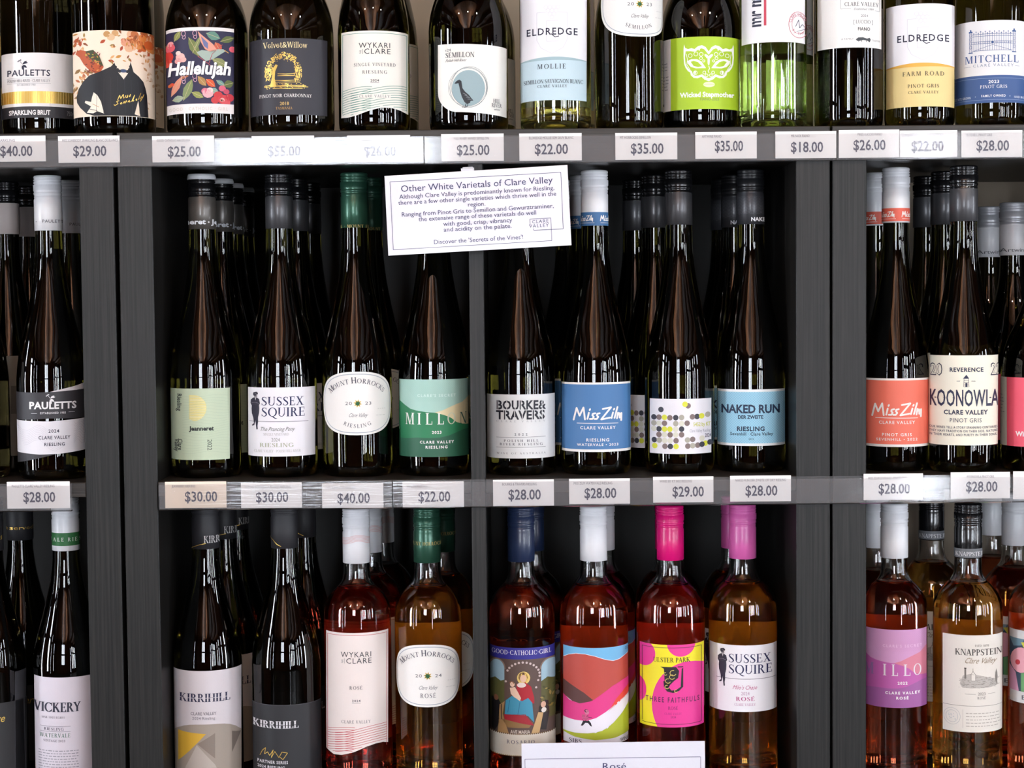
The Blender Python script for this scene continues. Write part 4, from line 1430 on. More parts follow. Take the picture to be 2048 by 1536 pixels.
def squire(a, x, y, k):
    """standing figure in a long dark coat, arms crossed"""
    D = '#2a2838'

    def T(p): return [(x + u * k, y + v * k) for u, v in p]
    a.poly(T([(-3, 0), (3, -1.5), (6, 1), (5.5, 4), (-4, 4.5)]), D, 3)
    a.ell(x + 1 * k, y + 6.5 * k, 3.4 * k, 4 * k, '#a9a3a6', 3, n=12); a.ell(x + .2 * k, y + 5 * k, 3.4 * k, 2 * k, D, 4, n=10); a.rect(x - 1 * k, y + 7.6 * k, x + 4 * k, y + 8.5 * k, D, 4)
    a.poly(T([(-4, 11), (-1, 10), (3, 10), (8, 13), (10, 22), (8, 25), (8.5, 32), (8, 41), (6, 50), (6, 60), (5, 67), (5.5, 74), (3, 74.5), (2, 66), (1, 56), (0, 60), (-1, 66), (-5, 67.5), (-6, 66), (-2, 62), (-3, 52), (-6, 42), (-6.5, 33), (-6, 27), (-8.5, 22), (-8, 15)]), D, 3)
    a.line(T([(-6, 21), (1, 20), (8, 22)]), .9 * k, '#77727c', 4); a.line(T([(-5, 24), (3, 23)]), .7 * k, '#55515c', 4)
    a.poly(T([(0, 10.5), (2.5, 10.5), (1.5, 16)]), '#c9c6c8', 4)


def sussex(a, x0, x1, y0, y1, dx, dy, rose):
    a.rect(x0, y0, x1, y1, '#e5e3e8', 0)
    squire(a, 511 + dx, 785 + dy, 1.0)
    N = '#272b54'
    a.text('SUSSEX', 523 + dx, 607 + dx, 811 + dy, 17.5, N, serif=1, sp=.03)
    a.text('SQUIRE', 523 + dx, 610 + dx, 833 + dy, 18, N, serif=1, sp=.03)
    a.line([(500 + dx, 843 + dy), (616 + dx, 843.5 + dy)], .8, '#33364a', 2)
    if not rose:
        g = '#8d9088'
        a.text('The Prancing Pony', 520, 588, 862, 8, '#6d706a', shear=.35); a.text('SINGLE VINEYARD', 527, 578, 871, 5, '#b3b1b0', serif=1)
        a.text('2024', 543, 560, 883, 7, '#8d8f8a', serif=0); a.text('RIESLING', 520, 587, 894, 8, '#a5aa92', serif=1, bold=1, sp=.08)
        a.text('CLARE VALLEY · POLISH HILL RIVER', 509, 601, 904.5, 5, '#b3b4b0', serif=1)
    else:
        p = '#b85a86'
        a.text("Milo's Chase", 1465, 1513, 1379, 8, p, shear=.35); a.text('2024', 1482, 1499, 1390.5, 6.5, '#b08aa4')
        a.text('ROSÉ', 1472, 1509, 1402, 8, '#b04a82', serif=1, bold=1, sp=.12); a.text('CLARE VALLEY', 1469, 1511, 1412, 5.2, '#b98aa8', serif=1)


def art_sussex(a): sussex(a, 497, 630, 775, 913, 0, 0, False)
def art_sussex_rose(a): sussex(a, 1420, 1553, 1291, 1424, 934, 515, True)


def millon(a, x0, x1, y0, y1, c, years, wine, tx, letters, ty):
    W, Hh = x1 - x0, y1 - y0
    def Q(p): return [(x0 + W * u, y0 + Hh * v) for u, v in p]
    ridge = [(0, .27), (.08, .33), (.16, .38), (.24, .40), (.38, .42), (.52, .43)]
    a.rect(x0, y0, x1, y1, c[0], 0)
    a.poly(Q([(.50, .43), (.62, .40), (.72, .36), (.82, .325), (.9, .30), (1, .22), (1, .62), (.5, .62)]), c[1], 1)
    a.poly(Q(ridge + [(.64, .46), (.74, .50), (.82, .56), (.9, .585), (1, .60), (1, .9), (0, .9)]), c[2], 2)
    a.poly(Q([(0, .765), (.1, .765), (.25, .75), (.42, .755), (.58, .75), (.7, .73), (.82, .69), (.92, .66), (1, .65), (1, 1), (0, 1)]), c[3], 3)
    for k in range(34):
        t = k / 34
        a.line(Q([(t, .0 + .0), (min(t + .28, 1), min(.28, (1 - t)))]), .35, c[4], 1)
    for ch, xa, xb, col in letters:
        a.text(ch, xa, xb, ty, 23, col, serif=1, layer=4)
    x = tx
    a.text("CLARE'S SECRET", x - 38, x + 38, y0 + Hh * .225, 5.5, c[5], bold=1, sp=.3, layer=4)
    a.text(years, x - 9, x + 10, y0 + Hh * .70, 5.5, '#e9e7e6', bold=2, sp=.2, layer=4)
    a.text('CLARE VALLEY', x - 33, x + 34, y0 + Hh * .825, 5.2, '#e9e7e6', bold=2, sp=.3, layer=4); a.text(wine, x - (22 if len(wine) > 5 else 12), x + (22 if len(wine) > 5 else 12), y0 + Hh * .89, 5.2, '#e9e7e6', bold=2, sp=.3, layer=4)


def art_millon(a):
    w = '#e6e9e4'
    millon(a, 799, 938, 759, 914, ['#a5cabf', '#dccfa6', '#2f7d55', '#2f614a', '#98bfb3', '#cfe3dc'], '2023', 'RIESLING', 873,
           [('M', 812, 830, w), ('I', 835, 843, w), ('L', 851, 866, w), ('L', 874, 889, w), ('O', 894, 911, '#c9ccb6'), ('N', 919, 933, '#4a6a60')], 849)


def art_illo(a):
    w = '#d9cfd6'
    millon(a, 1722, 1851, 1260, 1416, ['#c793bd', '#cc7a8e', '#b45aa0', '#9a5a96', '#bd86b2', '#dcb3d3'], '2022', 'ROSÉ', 1804,
           [('M', 1730, 1750, '#8a6a9a'), ('I', 1766, 1774, w), ('L', 1783, 1797, w), ('L', 1806, 1821, w), ('O', 1825, 1841, w)], 1352)


def art_stencil(a):
    a.rect(974, 789, 1110, 917, '#d6d7d7', 0)
    K = '#23252e'
    for s, x0, x1, y in (('BOURKE&', 993, 1090, 818.5), ('TRAVERS', 993, 1089, 838.5)):
        a.text(s, x0, x1, y, 17, K, bold=2, sp=.04)
    for txt, x1, yb in (('BOURKE&', 1090, 818.5), ('TRAVERS', 1089, 838.5)):
        gl, w = a.glyphs(txt, 0, 2, .04)
        for ch, g, gx, adv in gl:
            if ch in 'OURAVBS&':
                x = 993 + (gx + adv * (.5 if ch in 'OUAVS&' else .3)) / w * (x1 - 993)
                a.rect(x - .7, yb - 18, x + .7, yb + 1, '#d6d7d7', 4)
    a.text('CLARE VALLEY', 993, 1090, 844.5, 4, '#a3a5a8', serif=1, sp=.7)
    a.text('2022', 1029, 1055, 871, 4.5, '#55575c', serif=0, bold=1, sp=.7)
    a.line([(993, 875), (1091, 874)], .7, '#66686c'); a.line([(993, 895), (1091, 894.5)], .7, '#66686c')
    a.text('POLISH HILL', 1008, 1077, 884, 4.8, '#3a3c44', serif=1, sp=.35); a.text('RIVER RIESLING', 1000, 1085, 891, 4.8, '#3a3c44', serif=1, sp=.35)
    a.text('WINE OF AUSTRALIA', 994, 1091, 908.5, 3.6, '#77797c', serif=1, sp=.5)


def zilm_script(a, x0, x1, y0, y1, col, w, layer=4):
    S = [[(2, 3), (8, 26), (14, 11), (22, 27), (25, 4)], [(30, 5), (33, 17)], [(34.5, 22), (35.5, 24)], [(46, 16), (41, 15), (40, 12), (43, 9), (40, 5), (35, 5)], [(55, 16), (50, 15), (49, 12), (52, 9), (49, 5), (44, 5)],
         [(61, 24), (78, 27), (58, 4), (76, 7)], [(79, 6), (82, 17)], [(83.5, 22), (84.5, 24)], [(85, 6), (91, 27)], [(90, 5), (92, 16), (92.5, 12), (95, 15), (95.5, 6), (96, 12), (99, 15), (98.5, 1)]]
    W, H = x1 - x0, y1 - y0
    for st in S:
        p = [(x0 + x / 100 * W, y1 - y / 28 * H) for x, y in st]
        a.line(p, w, col, layer)
        for q in p:
            a.ell(q[0], q[1], w * .48, w * .48, col, layer, n=8)


def zilm(a, x0, x1, y0, y1, col, tx0, tx1, sy0, sy1, uy, l1, l2):
    a.rect(x0, y0, x1, y1, '#e6e2de', 0)
    a.rect(x0, y0 + 4, x1, y1 - 5, col, 1)
    w = '#ece8e4'
    zilm_script(a, tx0, tx1, sy0, sy1, w, 3.4)
    a.line([(tx0 + 8, uy), (tx1 - 7, uy + .5)], 1.1, w, 3)
    cx = (tx0 + tx1) / 2 + 1
    a.text('CLARE VALLEY', cx - 35, cx + 35, uy + 12, 6, w, bold=1, sp=.18)
    a.text(l1[0], cx - l1[1], cx + l1[1], uy + 36.5, 6, w, bold=1, sp=.2); a.text(l2[0], cx - l2[1], cx + l2[1], uy + 45.5, 5, w, bold=1, sp=.2)


def art_zilm_blue(a): zilm(a, 1123, 1262, 765, 904, '#4876a8', 1146, 1243, 814, 843, 846.5, ('RIESLING', 23), ('WATERVALE • 2023', 41))
def art_zilm_coral(a): zilm(a, 1724, 1856, 757, 894, '#e8735f', 1744, 1841, 806, 835, 836, ('PINOT GRIS', 29), ('SEVENHILL • 2022', 40))


def zilm_band(col):
    def f(a, x):
        a.rect(x - 29, 424 if col == '#3f6a98' else 416, x + 29, 451 if col == '#3f6a98' else 442, col, 0)
        y = 424 if col == '#3f6a98' else 416
        zilm_script(a, x - 34, x - 3, y + 6, y + 19, '#ece8e4', 1.5, 2); zilm_script(a, x + 11, x + 42, y + 6, y + 19, '#ece8e4', 1.5, 2)
        a.line([(x - 29, y + 21.5), (x + 0, y + 21.5)], .7, '#ece8e4', 2); a.line([(x + 12, y + 21.5), (x + 29, y + 21.5)], .7, '#ece8e4', 2)
    return f


def art_dots(a):
    a.rect(1300, 798, 1422, 908, '#e2e0e6', 0)
    c = {'d': '#3b3c46', 't': '#7d6c6a', 'y': '#d5d845', 's': '#a8a497', 'p': '#d3d2c3'}
    D = ('1155,402,d;1303,368,y;1322,378,t;1112,450,d;1143,450,t;1177,450,y;1210,452,t;1246,451,d;1282,450,s;1348,447,t;1377,446,d;1405,443,y;1442,436,s;1112,487,s;1143,488,p;1177,487,t;1246,488,s;1282,488,p;1316,486,t;'
         '1112,522,p;1143,523,d;1177,523,y;1210,523,y;1246,523,p;1282,522,d;1143,558,t;1177,558,p;1212,558,t;1246,558,p;1282,557,t;1114,592,d;1145,593,s;1178,594,p;1212,594,p;1248,594,t;1318,590,s;1350,587,t;1407,582,p;'
         '1117,629,y;1180,630,t;1213,630,d;1248,630,y;1320,628,t;1350,626,s;1381,624,t;1407,620,d;1428,615,y;1455,610,d')
    for k, s in enumerate(D.split(';')):
        x, y, q = s.split(',')
        a.ell(950 + int(x) / 3.103, 690 + int(y) / 3.103, 5.4, 5.6, c[q], 1 + k % 2, n=20)
    a.text('5452 by KT', 1386, 1420, 853, 7.5, '#c3c55a', bold=1); a.text('Clare Valley Riesling', 1379, 1420, 865, 6, '#9a98a4'); a.text('2024', 1409, 1421, 876, 7.5, '#55546a', bold=1)


def art_naked(a):
    a.rect(1435, 779, 1571, 892, '#e3e6e9', 0)
    a.rect(1435, 784, 1571, 887, '#86bcd6', 1)
    b = Art()
    for k in range(-20, 32):
        x = 1435 + k * 5
        b.line([(x, 784), (x + 103, 887)], .8, '#a3cfe3', 2); b.line([(x + 103, 784), (x, 887)], .8, '#a3cfe3', 2)
    b.clip(1435, 784, 1571, 887)
    a.t += b.t
    K = '#22304a'
    a.text('NAKED RUN', 1443, 1559, 826, 16, K, bold=2); a.text('DER ZWEITE', 1476, 1526, 837.5, 6.5, K, bold=2)
    a.text('RIESLING', 1474, 1529, 862, 8.5, K, bold=2, sp=.08); a.text('Sevenhill · Clare Valley', 1461, 1545, 871, 6, K, bold=1, sp=.05); a.text('2022', 1497, 1508, 880, 3.6, K)


def art_tower(a):
    a.rect(1856, 711, 1997, 891, '#e6e1cf', 0)
    N = '#2b2f48'
    for s, x0, x1 in (('20', 1863, 1886), ('22', 1979, 2000)):
        a.text(s, x0, x1, 750.5, 23, '#2e3040', bold=2, layer=2); a.text(s, x0 + .8, x1 - .8, 749.6, 21.2, '#e6e1cf', bold=0, layer=3)
    a.text('REVERENCE', 1900, 1965, 743.5, 8, N, bold=2, sp=.1)
    a.poly([(1926, 757.5), (1932.5, 749.5), (1938, 757.5)], N, 2); a.line([(1928, 758), (1927.5, 774)], .8, N); a.line([(1936.5, 758), (1937.5, 774)], .8, N)
    for y in (761, 765, 770, 774):
        a.line([(1928, y), (1937, y)], .6, N)
    a.rect(1930.5, 766, 1934.5, 774, N, 3); a.text('EST', 1914, 1921, 764, 2.6, N); a.text('1985', 1941, 1950, 764, 2.6, N)
    a.text('KOONOWLA', 1861, 1994, 812, 32, N, bold=1, sp=.03)
    for k in range(8):
        a.ell(1873 + k * 17.5, 796, 2.2, 1.1, N, 4, n=6)
    a.text('CLARE VALLEY', 1889, 1973, 829, 8.5, N, bold=2, sp=.1); a.text('PINOT GRIS', 1900, 1962, 845, 8.5, '#4a4c5c', sp=.08)
    for i, s in enumerate(('OUR WINES TELL A STORY SPANNING CENTURIES', 'THEY HAVE TRADITION ON THEIR SIDE, NATURE', 'IN THEIR HEARTS, AND PURITY IN THEIR SOUL.')):
        a.text(s, 1861, 1992, 857.5 + i * 7.4, 4.6, '#44465a', bold=1, sp=.12)


def art_pink(a):
    a.rect(1990, 756, 2150, 895, '#dcd6c8', 0); a.rect(2016.5, 756, 2140, 895, '#ea5a70', 1)
    lines(a, 1999, 2012, 793, 6, 7, 2.2, '#8d8a86', 7); a.rect(1997, 868, 2002, 873, '#3a3a3a', 2)
    a.ell(2084, 812, 34, 30, '#efe6e6', 2, n=28); a.ell(2070, 810, 9, 5, '#ea5a70', 3, 15); a.ell(2098, 810, 9, 5, '#ea5a70', 3, -15); a.ell(2084, 790, 20, 6, '#ea5a70', 3)
    a.text('Wicked Stepmother', 2034, 2136, 874, 9.5, '#efe6e6', bold=2)


def art_vickery(a):
    a.rect(71, 1355, 190, 1572, '#cdc6cf', 0)
    N = '#2c2c3c'
    a.text('VICKERY', 70, 160, 1424, 19, N, serif=1, bold=2, sp=-.02)
    a.text('MSB 1955 EGBRS', 86, 130, 1437, 4, '#77747e', serif=1, sp=.05)
    for y in (1453, 1463.5):
        a.line([(83, y), (141, y)], .6, '#66646c')
    a.text('RIESLING', 90, 128, 1461, 5.5, '#3a3a48', serif=1, sp=.1); a.text('WATERVALE', 82, 141, 1475, 8, '#5a7a6a', serif=1, sp=.08); a.text('VINTAGE 2023', 89, 131, 1484, 4.5, '#55545e', serif=1, sp=.08)
    lines(a, 80, 157, 1503, 8, 5.4, 2.4, '#8d8a94', 9)


def art_kirrihill(a):
    a.rect(346, 1342, 482, 1566, '#cfc8cc', 0)
    arch = [(346 + 136 * k / 12, 1449 + 22 * (2 * k / 12 - 1) ** 4) for k in range(13)]
    a.poly(arch + [(482, 1566), (346, 1566)], '#9c9186', 1)
    a.poly([(358, 1464), (412, 1468), (358, 1526)], '#d3a83a', 2); a.poly([(395, 1488), (430, 1467), (430, 1518)], '#84786e', 2); a.poly([(463, 1468), (481, 1474), (463, 1511)], '#6f655e', 2)
    a.poly([(372, 1536), (394, 1490), (430, 1530), (446, 1566), (372, 1566)], '#b3a9a0', 2)
    N = '#262745'
    a.text('KIRRIHILL', 360, 460, 1404, 16.5, N, serif=1, bold=1, sp=.0)
    a.line([(358, 1396.5), (462, 1396)], 1, '#cfc8cc', 4)
    a.text('CLARE VALLEY', 382, 432, 1430.5, 6, '#77747c', bold=1, sp=.05); a.text('2024 Riesling', 385, 430, 1439.5, 5.5, '#77747c', serif=0)


def art_kirrihill_black(a):
    a.rect(500, 1410, 644, 1566, '#2a2a2d', 0)
    a.line([(500, 1410.5), (644, 1410.5)], .6, '#55555a', 1)
    a.text('KIRRIHILL', 507, 597, 1457, 14.5, '#d3d1d6', serif=1, bold=2)
    a.line([(505, 1450.5), (599, 1450.5)], .9, '#2a2a2d', 4)
    a.line([(521, 1514), (526, 1503), (532, 1497), (530, 1510), (536, 1505), (540, 1512), (547, 1500), (543, 1516), (550, 1503), (558, 1515), (564, 1504), (575, 1506), (566, 1519), (560, 1514)], 1.1, 'gold', 3)
    a.text('PARTNER SERIES', 516, 576, 1528, 6, '#d3d1d6', bold=1, sp=.12); a.text('2024 RIESLING', 516, 570, 1538, 5.5, '#d3d1d6', bold=1, sp=.05)


def art_black_gold(a):
    a.rect(-80, 1408, 52, 1566, '#2c2c2e', 0)
    a.rect(28, 1350, 50, 1566, '#3a3a3e', 0)
    a.text('Reserve', -56, 8, 1446, 15, 'gold', shear=.3)


def art_madonna(a):
    """a seated figure in red and blue under arches, drawn plainly"""
    a.poly([(978, 1296), (1112, 1296), (1112, 1512), (978, 1512)], '#5c4a44', 0)
    a.rect(978, 1296, 1112, 1319, '#33308a', 1)
    a.text('GOOD·CATHOLIC·GIRL', 984, 1102, 1310, 9, '#dcd8e6', serif=1, sp=.06)
    for x, rx in ((995, 14), (1100, 18)):
        a.poly([(x - rx, 1368)] + [(x - rx * math.cos(math.pi * k / 12), 1340 - 18 * math.sin(math.pi * k / 12)) for k in range(13)] + [(x + rx, 1368)], '#9cbccb', 2)
        a.poly([(x - rx, 1365), (x - rx * .3, 1358), (x + rx * .5, 1364), (x + rx, 1361), (x + rx, 1440), (x - rx, 1440)], '#5a5a34', 3)
        a.ring(x, 1340, rx + 1.5, 19.5, 2.4, '#8a7468', 3, 16, 180, 360)
    a.scatter(26, 1082, 1368, 1110, 1430, ['#4a4a2a', '#8a7a3c', '#3a4426', '#a08a50'], 6, 12, 4, 2)
    r = random.Random(2)
    for k in range(13):
        t = math.pi * (1.12 + .9 * k / 12) if k < 13 else 0
        a.ell(1046 + 33 * math.cos(t), 1352 + 27 * math.sin(t), 2.4, 2.4, '#cbb8b4', 3, n=8)
    for x, y in ((1076, 1362), (1072, 1376), (1012, 1364)):
        a.ell(x, y, 2.2, 2.2, '#cbb8b4', 3, n=8)
    a.ell(1047, 1356, 13, 13, '#e0c070', 3); a.ell(1047, 1356, 10, 10, '#d8b45a', 4)
    a.ell(1046, 1354, 9, 9.5, '#5a3a2a', 4); a.ell(1046.5, 1357, 6.3, 7.6, '#dcb49a', 5)
    a.poly([(1033, 1368), (1050, 1364), (1062, 1374), (1068, 1396), (1068, 1408), (1060, 1406), (1052, 1404), (1034, 1400)], '#a8222e', 4); a.ell(1043, 1370, 9, 5, '#dccac4', 5)
    a.poly([(1012, 1402), (1024, 1392), (1044, 1402), (1056, 1396), (1064, 1406), (1066, 1428), (1068, 1446), (1056, 1432), (1044, 1430), (1010, 1430)], '#3f8aa6', 5)
    a.poly([(1008, 1430), (1050, 1428), (1068, 1452), (1030, 1444), (1010, 1440)], '#9c2430', 5)
    a.line([(1020, 1400), (1016, 1426)], 1.4, '#2c6a86', 5); a.line([(1040, 1404), (1036, 1428)], 1.4, '#2c6a86', 5)
    a.poly([(1020, 1376), (1030, 1374), (1036, 1384), (1042, 1396), (1040, 1402), (1028, 1394), (1022, 1388)], '#e2bfa8', 5); a.ell(1025, 1369, 4.6, 5, '#e2bfa8', 5); a.ell(1024, 1366, 4.6, 3, '#8a5a3a', 5)
    a.poly([(1004, 1440), (1066, 1446), (1058, 1456), (1016, 1456)], '#8a6a42', 4)
    a.poly([(984, 1400), (994, 1396), (1004, 1412), (1004, 1440), (990, 1468), (984, 1462)], '#1f1c1e', 4); a.ell(993, 1399, 4.5, 6, '#8a5a44', 5)
    a.poly([(1000, 1412), (1010, 1404), (1006, 1430), (1018, 1468), (996, 1468)], '#a8845a', 4)
    a.poly([(1078, 1416), (1086, 1402), (1096, 1406), (1098, 1430), (1092, 1464), (1076, 1460)], '#2c2626', 4); a.ell(1086, 1412, 5, 6.5, '#d3a890', 5); a.ell(1087, 1423, 5, 5, '#d9d3cc', 5)
    a.poly([(1076, 1426), (1086, 1428), (1078, 1468), (1062, 1468)], '#c2a070', 5)
    b = Art()
    a.text('AVE MARIA', 1021, 1060, 1467.5, 7, '#d3c6b8', bold=1, layer=5)
    a.rect(978, 1468, 1112, 1512, '#d9d3c6', 5)
    for k in range(34):
        a.ell(980 + k * 4, 1468.3, 1.5, 1.6, '#6a5030', 5, n=6); a.ell(980 + k * 4, 1511.5, 1.3, 1.3, '#a08250', 5, n=6)
    a.text('ROSARIO', 1014, 1069, 1488, 7.5, '#55546a', serif=1, sp=.25, layer=6)


def art_hills(a):
    a.rect(1127, 1296, 1258, 1490, '#e2dfe8', 0)
    a.rect(1127, 1296, 1258, 1346, '#72b4de', 1)
    a.poly([(1127, 1320), (1138, 1313), (1152, 1309), (1170, 1309), (1190, 1313), (1210, 1320), (1226, 1324), (1238, 1322), (1248, 1317), (1258, 1313), (1258, 1388), (1190, 1408), (1127, 1398)], '#b84c42', 2)
    a.line([(1127, 1319.5), (1138, 1312.5), (1152, 1308.5), (1170, 1308.5), (1190, 1312.5), (1210, 1319.5), (1226, 1323.5), (1238, 1321.5), (1248, 1316.5), (1258, 1312.5)], 1, '#e2dfe8', 3)
    a.poly([(1127, 1364), (1150, 1376), (1168, 1386), (1186, 1400), (1170, 1408), (1150, 1408), (1136, 1400), (1127, 1394)], '#5c3c3a', 3)
    a.poly([(1127, 1394), (1140, 1404), (1160, 1408), (1184, 1402), (1204, 1388), (1224, 1374), (1244, 1365), (1258, 1361), (1258, 1400), (1200, 1440), (1127, 1446)], '#dc3c86', 4)
    a.poly([(1216, 1424), (1232, 1400), (1248, 1384), (1258, 1376), (1258, 1394), (1240, 1406)], '#e04a3c', 5)
    a.poly([(1127, 1440), (1150, 1442), (1172, 1442), (1192, 1436), (1212, 1424), (1234, 1408), (1258, 1393), (1258, 1412), (1238, 1436), (1214, 1458), (1190, 1466), (1127, 1468)], '#e2dfe8', 5)
    a.poly([(1127, 1467), (1150, 1468), (1176, 1467), (1204, 1462), (1226, 1448), (1244, 1430), (1258, 1411), (1258, 1472), (1230, 1478), (1190, 1480), (1150, 1476), (1127, 1470)], '#a9b42e', 5)
    D = '#26242c'
    a.ell(1174, 1424.5, 4.4, 5, '#cf7a98', 6, n=12); a.ell(1173, 1422, 4.2, 3.2, D, 6, n=10); a.poly([(1164, 1430), (1172, 1428), (1178, 1436), (1176, 1442), (1168, 1442), (1164, 1436)], '#cf5a86', 6)
    for k in range(4):
        a.line([(1165, 1431 + k * 3), (1177, 1430.5 + k * 3)], .7, D, 6)
    a.line([(1174, 1434), (1184, 1435)], 1, D, 6); a.poly([(1167, 1441), (1178, 1441), (1182, 1446), (1184, 1453), (1181, 1452), (1176, 1446), (1171, 1446), (1166, 1452), (1162, 1452), (1164, 1448)], D, 6)
    a.text('2023', 1249, 1256, 1306, 6, '#3a6a9a'); a.text('SIBS', 1138, 1164, 1488, 8, '#33354a', serif=1); a.text('WINE', 1240, 1256, 1488, 7, '#33354a')


def art_ulster(a):
    a.rect(1280, 1290, 1407, 1455, '#ecdf2c', 0)
    b = Art()
    for x, y, rx, ry in ((1286, 1310, 25, 26), (1362, 1288, 28, 26), (1378, 1410, 74, 86), (1278, 1384, 15, 25)):
        b.ell(x, y, rx, ry, '#e23a92', 1, n=40)
    b.clip(1280, 1290, 1407, 1455)
    a.t += b.t
    K = '#2a2426'
    a.line([(1285, 1447), (1285, 1296), (1402, 1296), (1402, 1449), (1285, 1449)], .9, K, 2)
    a.text('ULSTER PARK', 1307, 1380, 1325, 9.5, '#3a3420', serif=1)
    a.poly([(1321, 1334), (1352, 1334), (1358, 1342), (1356, 1356), (1348, 1362), (1340, 1370), (1338, 1374), (1330, 1374), (1328, 1338)], K, 3)
    a.poly([(1327, 1362), (1338, 1366), (1337, 1374), (1343, 1381), (1352, 1380), (1361, 1374), (1363, 1338), (1366, 1336), (1366, 1374), (1358, 1382), (1346, 1386), (1334, 1383), (1328, 1374)], K, 3)
    a.rect(1355, 1333, 1366, 1335, K, 3)
    for x, y, q in ((1346, 1346, 6), (1344, 1354, 5), (1336, 1362, 5), (1331, 1348, 3), (1334, 1374, 4), (1352, 1382, 3)):
        a.ring(x, y, q, q * .9, 1.3, '#cdb866', 4, 14, 20, 290)
    a.text('THREE FAITHFULS', 1292, 1398, 1405, 10, '#5a2450', bold=1, sp=.35)
    a.text('ROSÉ', 1336, 1356, 1419.5, 6.5, '#8a2462', serif=1); a.text('CLARE VALLEY', 1329, 1363, 1430, 4.5, '#b02c78', serif=1); a.text('2024', 1341, 1352, 1436.5, 4.2, '#8a2462')


def art_knappstein(a):
    a.rect(1887, 1271, 2003, 1465, '#d8d2c9', 0)
    K = '#2f2c2a'
    a.text('EST? 1878'.replace('?', 'D'), 1949, 1976, 1294, 4.5, '#77716a', serif=1)
    a.text('KNAPPSTEIN', 1911, 2001, 1311, 12.5, K, serif=1, sp=.0)
    a.text('Clare Valley', 1928, 1988, 1327, 11, '#8a7a62', shear=.5)
    g = '#77726c'
    r = random.Random(8)
    a.poly([(1920, 1368), (1926, 1352), (1940, 1348), (1962, 1352), (1990, 1360), (1994, 1372), (1980, 1376), (1940, 1377), (1924, 1375)], '#b3ada6', 1)
    for k in range(120):
        x = r.uniform(1918, 1993); y = r.uniform(1352 + abs(x - 1955) * .12, 1376)
        a.line([(x, y), (x + r.uniform(1, 6), y + r.uniform(-1, 1))], .5, g, 2)
    a.rect(1929, 1337, 1932.5, 1358, g, 2); a.rect(1928.5, 1336, 1933, 1337.5, K, 3); a.rect(1942, 1350, 1950, 1362, '#d8d2c9', 3); a.line([(1941, 1350), (1945.5, 1343), (1951, 1350), (1950, 1362), (1942, 1362), (1942, 1350)], .8, g, 3); a.line([(1945.5, 1343), (1945.5, 1337)], .7, g, 3)
    a.leaf(1990, 1372, 32, 5, -90, g, 2)
    a.text('2023', 1955, 1970, 1391, 5.5, '#66615a'); a.line([(1930, 1388.5), (1951, 1389)], .6, g); a.line([(1974, 1388.5), (1988, 1388)], .6, g); a.text('ROSÉ', 1954, 1970, 1399, 5, '#55504a', serif=1, sp=.12)
    for k in range(44):
        a.ell(1888.5 + k * 2.6, 1412.5, .75, .75, K, 2, n=6)
    for q in (16, 11.5):
        a.ring(1905, 1435, q, q * 1.03, .6, '#a3a6a8', 2)
    a.scatter(14, 1899, 1429, 1911, 1441, ['#b3b6b8'], 2, 4, 2, 4); a.line([(1926, 1420), (1926, 1457)], .6, '#a39d96')
    lines(a, 1932, 1998, 1428, 5, 6.4, 2.0, '#a09a92', 11)


def art_face(a):
    a.rect(2022, 1266, 2150, 1412, '#d3d3d3', 0)
    b = Art()
    b.rect(2022, 1283, 2150, 1389, '#3a4a5c', 1)
    b.poly([(2022, 1283), (2050, 1283), (2046, 1296), (2030, 1300)], '#6a8a9a', 2)
    b.ell(2044, 1326, 20, 26, '#e2a3b0', 2, 10); b.ell(2038, 1331, 4.5, 5.5, '#b83a44', 3, 20); b.poly([(2044, 1290), (2056, 1288), (2052, 1304)], '#c9c64a', 3)
    b.poly([(2022, 1338), (2034, 1352), (2040, 1389), (2022, 1389)], '#d39ab8', 3); b.poly([(2044, 1352), (2070, 1346), (2070, 1389), (2044, 1389)], '#6aa06a', 3)
    b.ell(2090, 1330, 26, 34, '#e0b890', 2); b.poly([(2060, 1300), (2110, 1284), (2130, 1340), (2118, 1389), (2104, 1340), (2080, 1310)], '#26222c', 4)
    a.t += b.t
    a.text('Bellissima', 2044, 2126, 1405, 9, '#55545a', serif=0)

# ------------------------------------------------------------------ the bottles
BLK = capmat('#121214', .22, 0, .6)
MBLK = capmat('#232226', .55, 0, 0)
WHT = capmat('#d9dade', .4)
GRY = capmat('#4a4a4d', .38, .5)
SIL = capmat('#a9abb0', .35, .4)
GRN = capmat('#2f5a48', .32, .5)
NAVY = capmat('#1f2c4a', .35)
MAG = capmat('#d80c72', .35)
PNK = capmat('#cf5fa6', .35)
WINE_RED = pbsdf('deep_pink_wine', (0.98, 0.19, 0.12), 0.0, trans=1.0, ior=1.34)
WINE_ORG = pbsdf('copper_wine', (0.99, 0.54, 0.12), 0.0, trans=1.0, ior=1.34)
WINE_PNK = pbsdf('pink_wine', (0.98, 0.27, 0.12), 0.0, trans=1.0, ior=1.34)
WINE_WHT = pbsdf('pale_straw_wine', (0.86, 0.82, 0.40), 0.0, trans=1.0, ior=1.34)
WINE_GRN = pbsdf('pale_green_wine', (0.84, 0.86, 0.50), 0.0, trans=1.0, ior=1.34)
BP = '#f0ebe4'

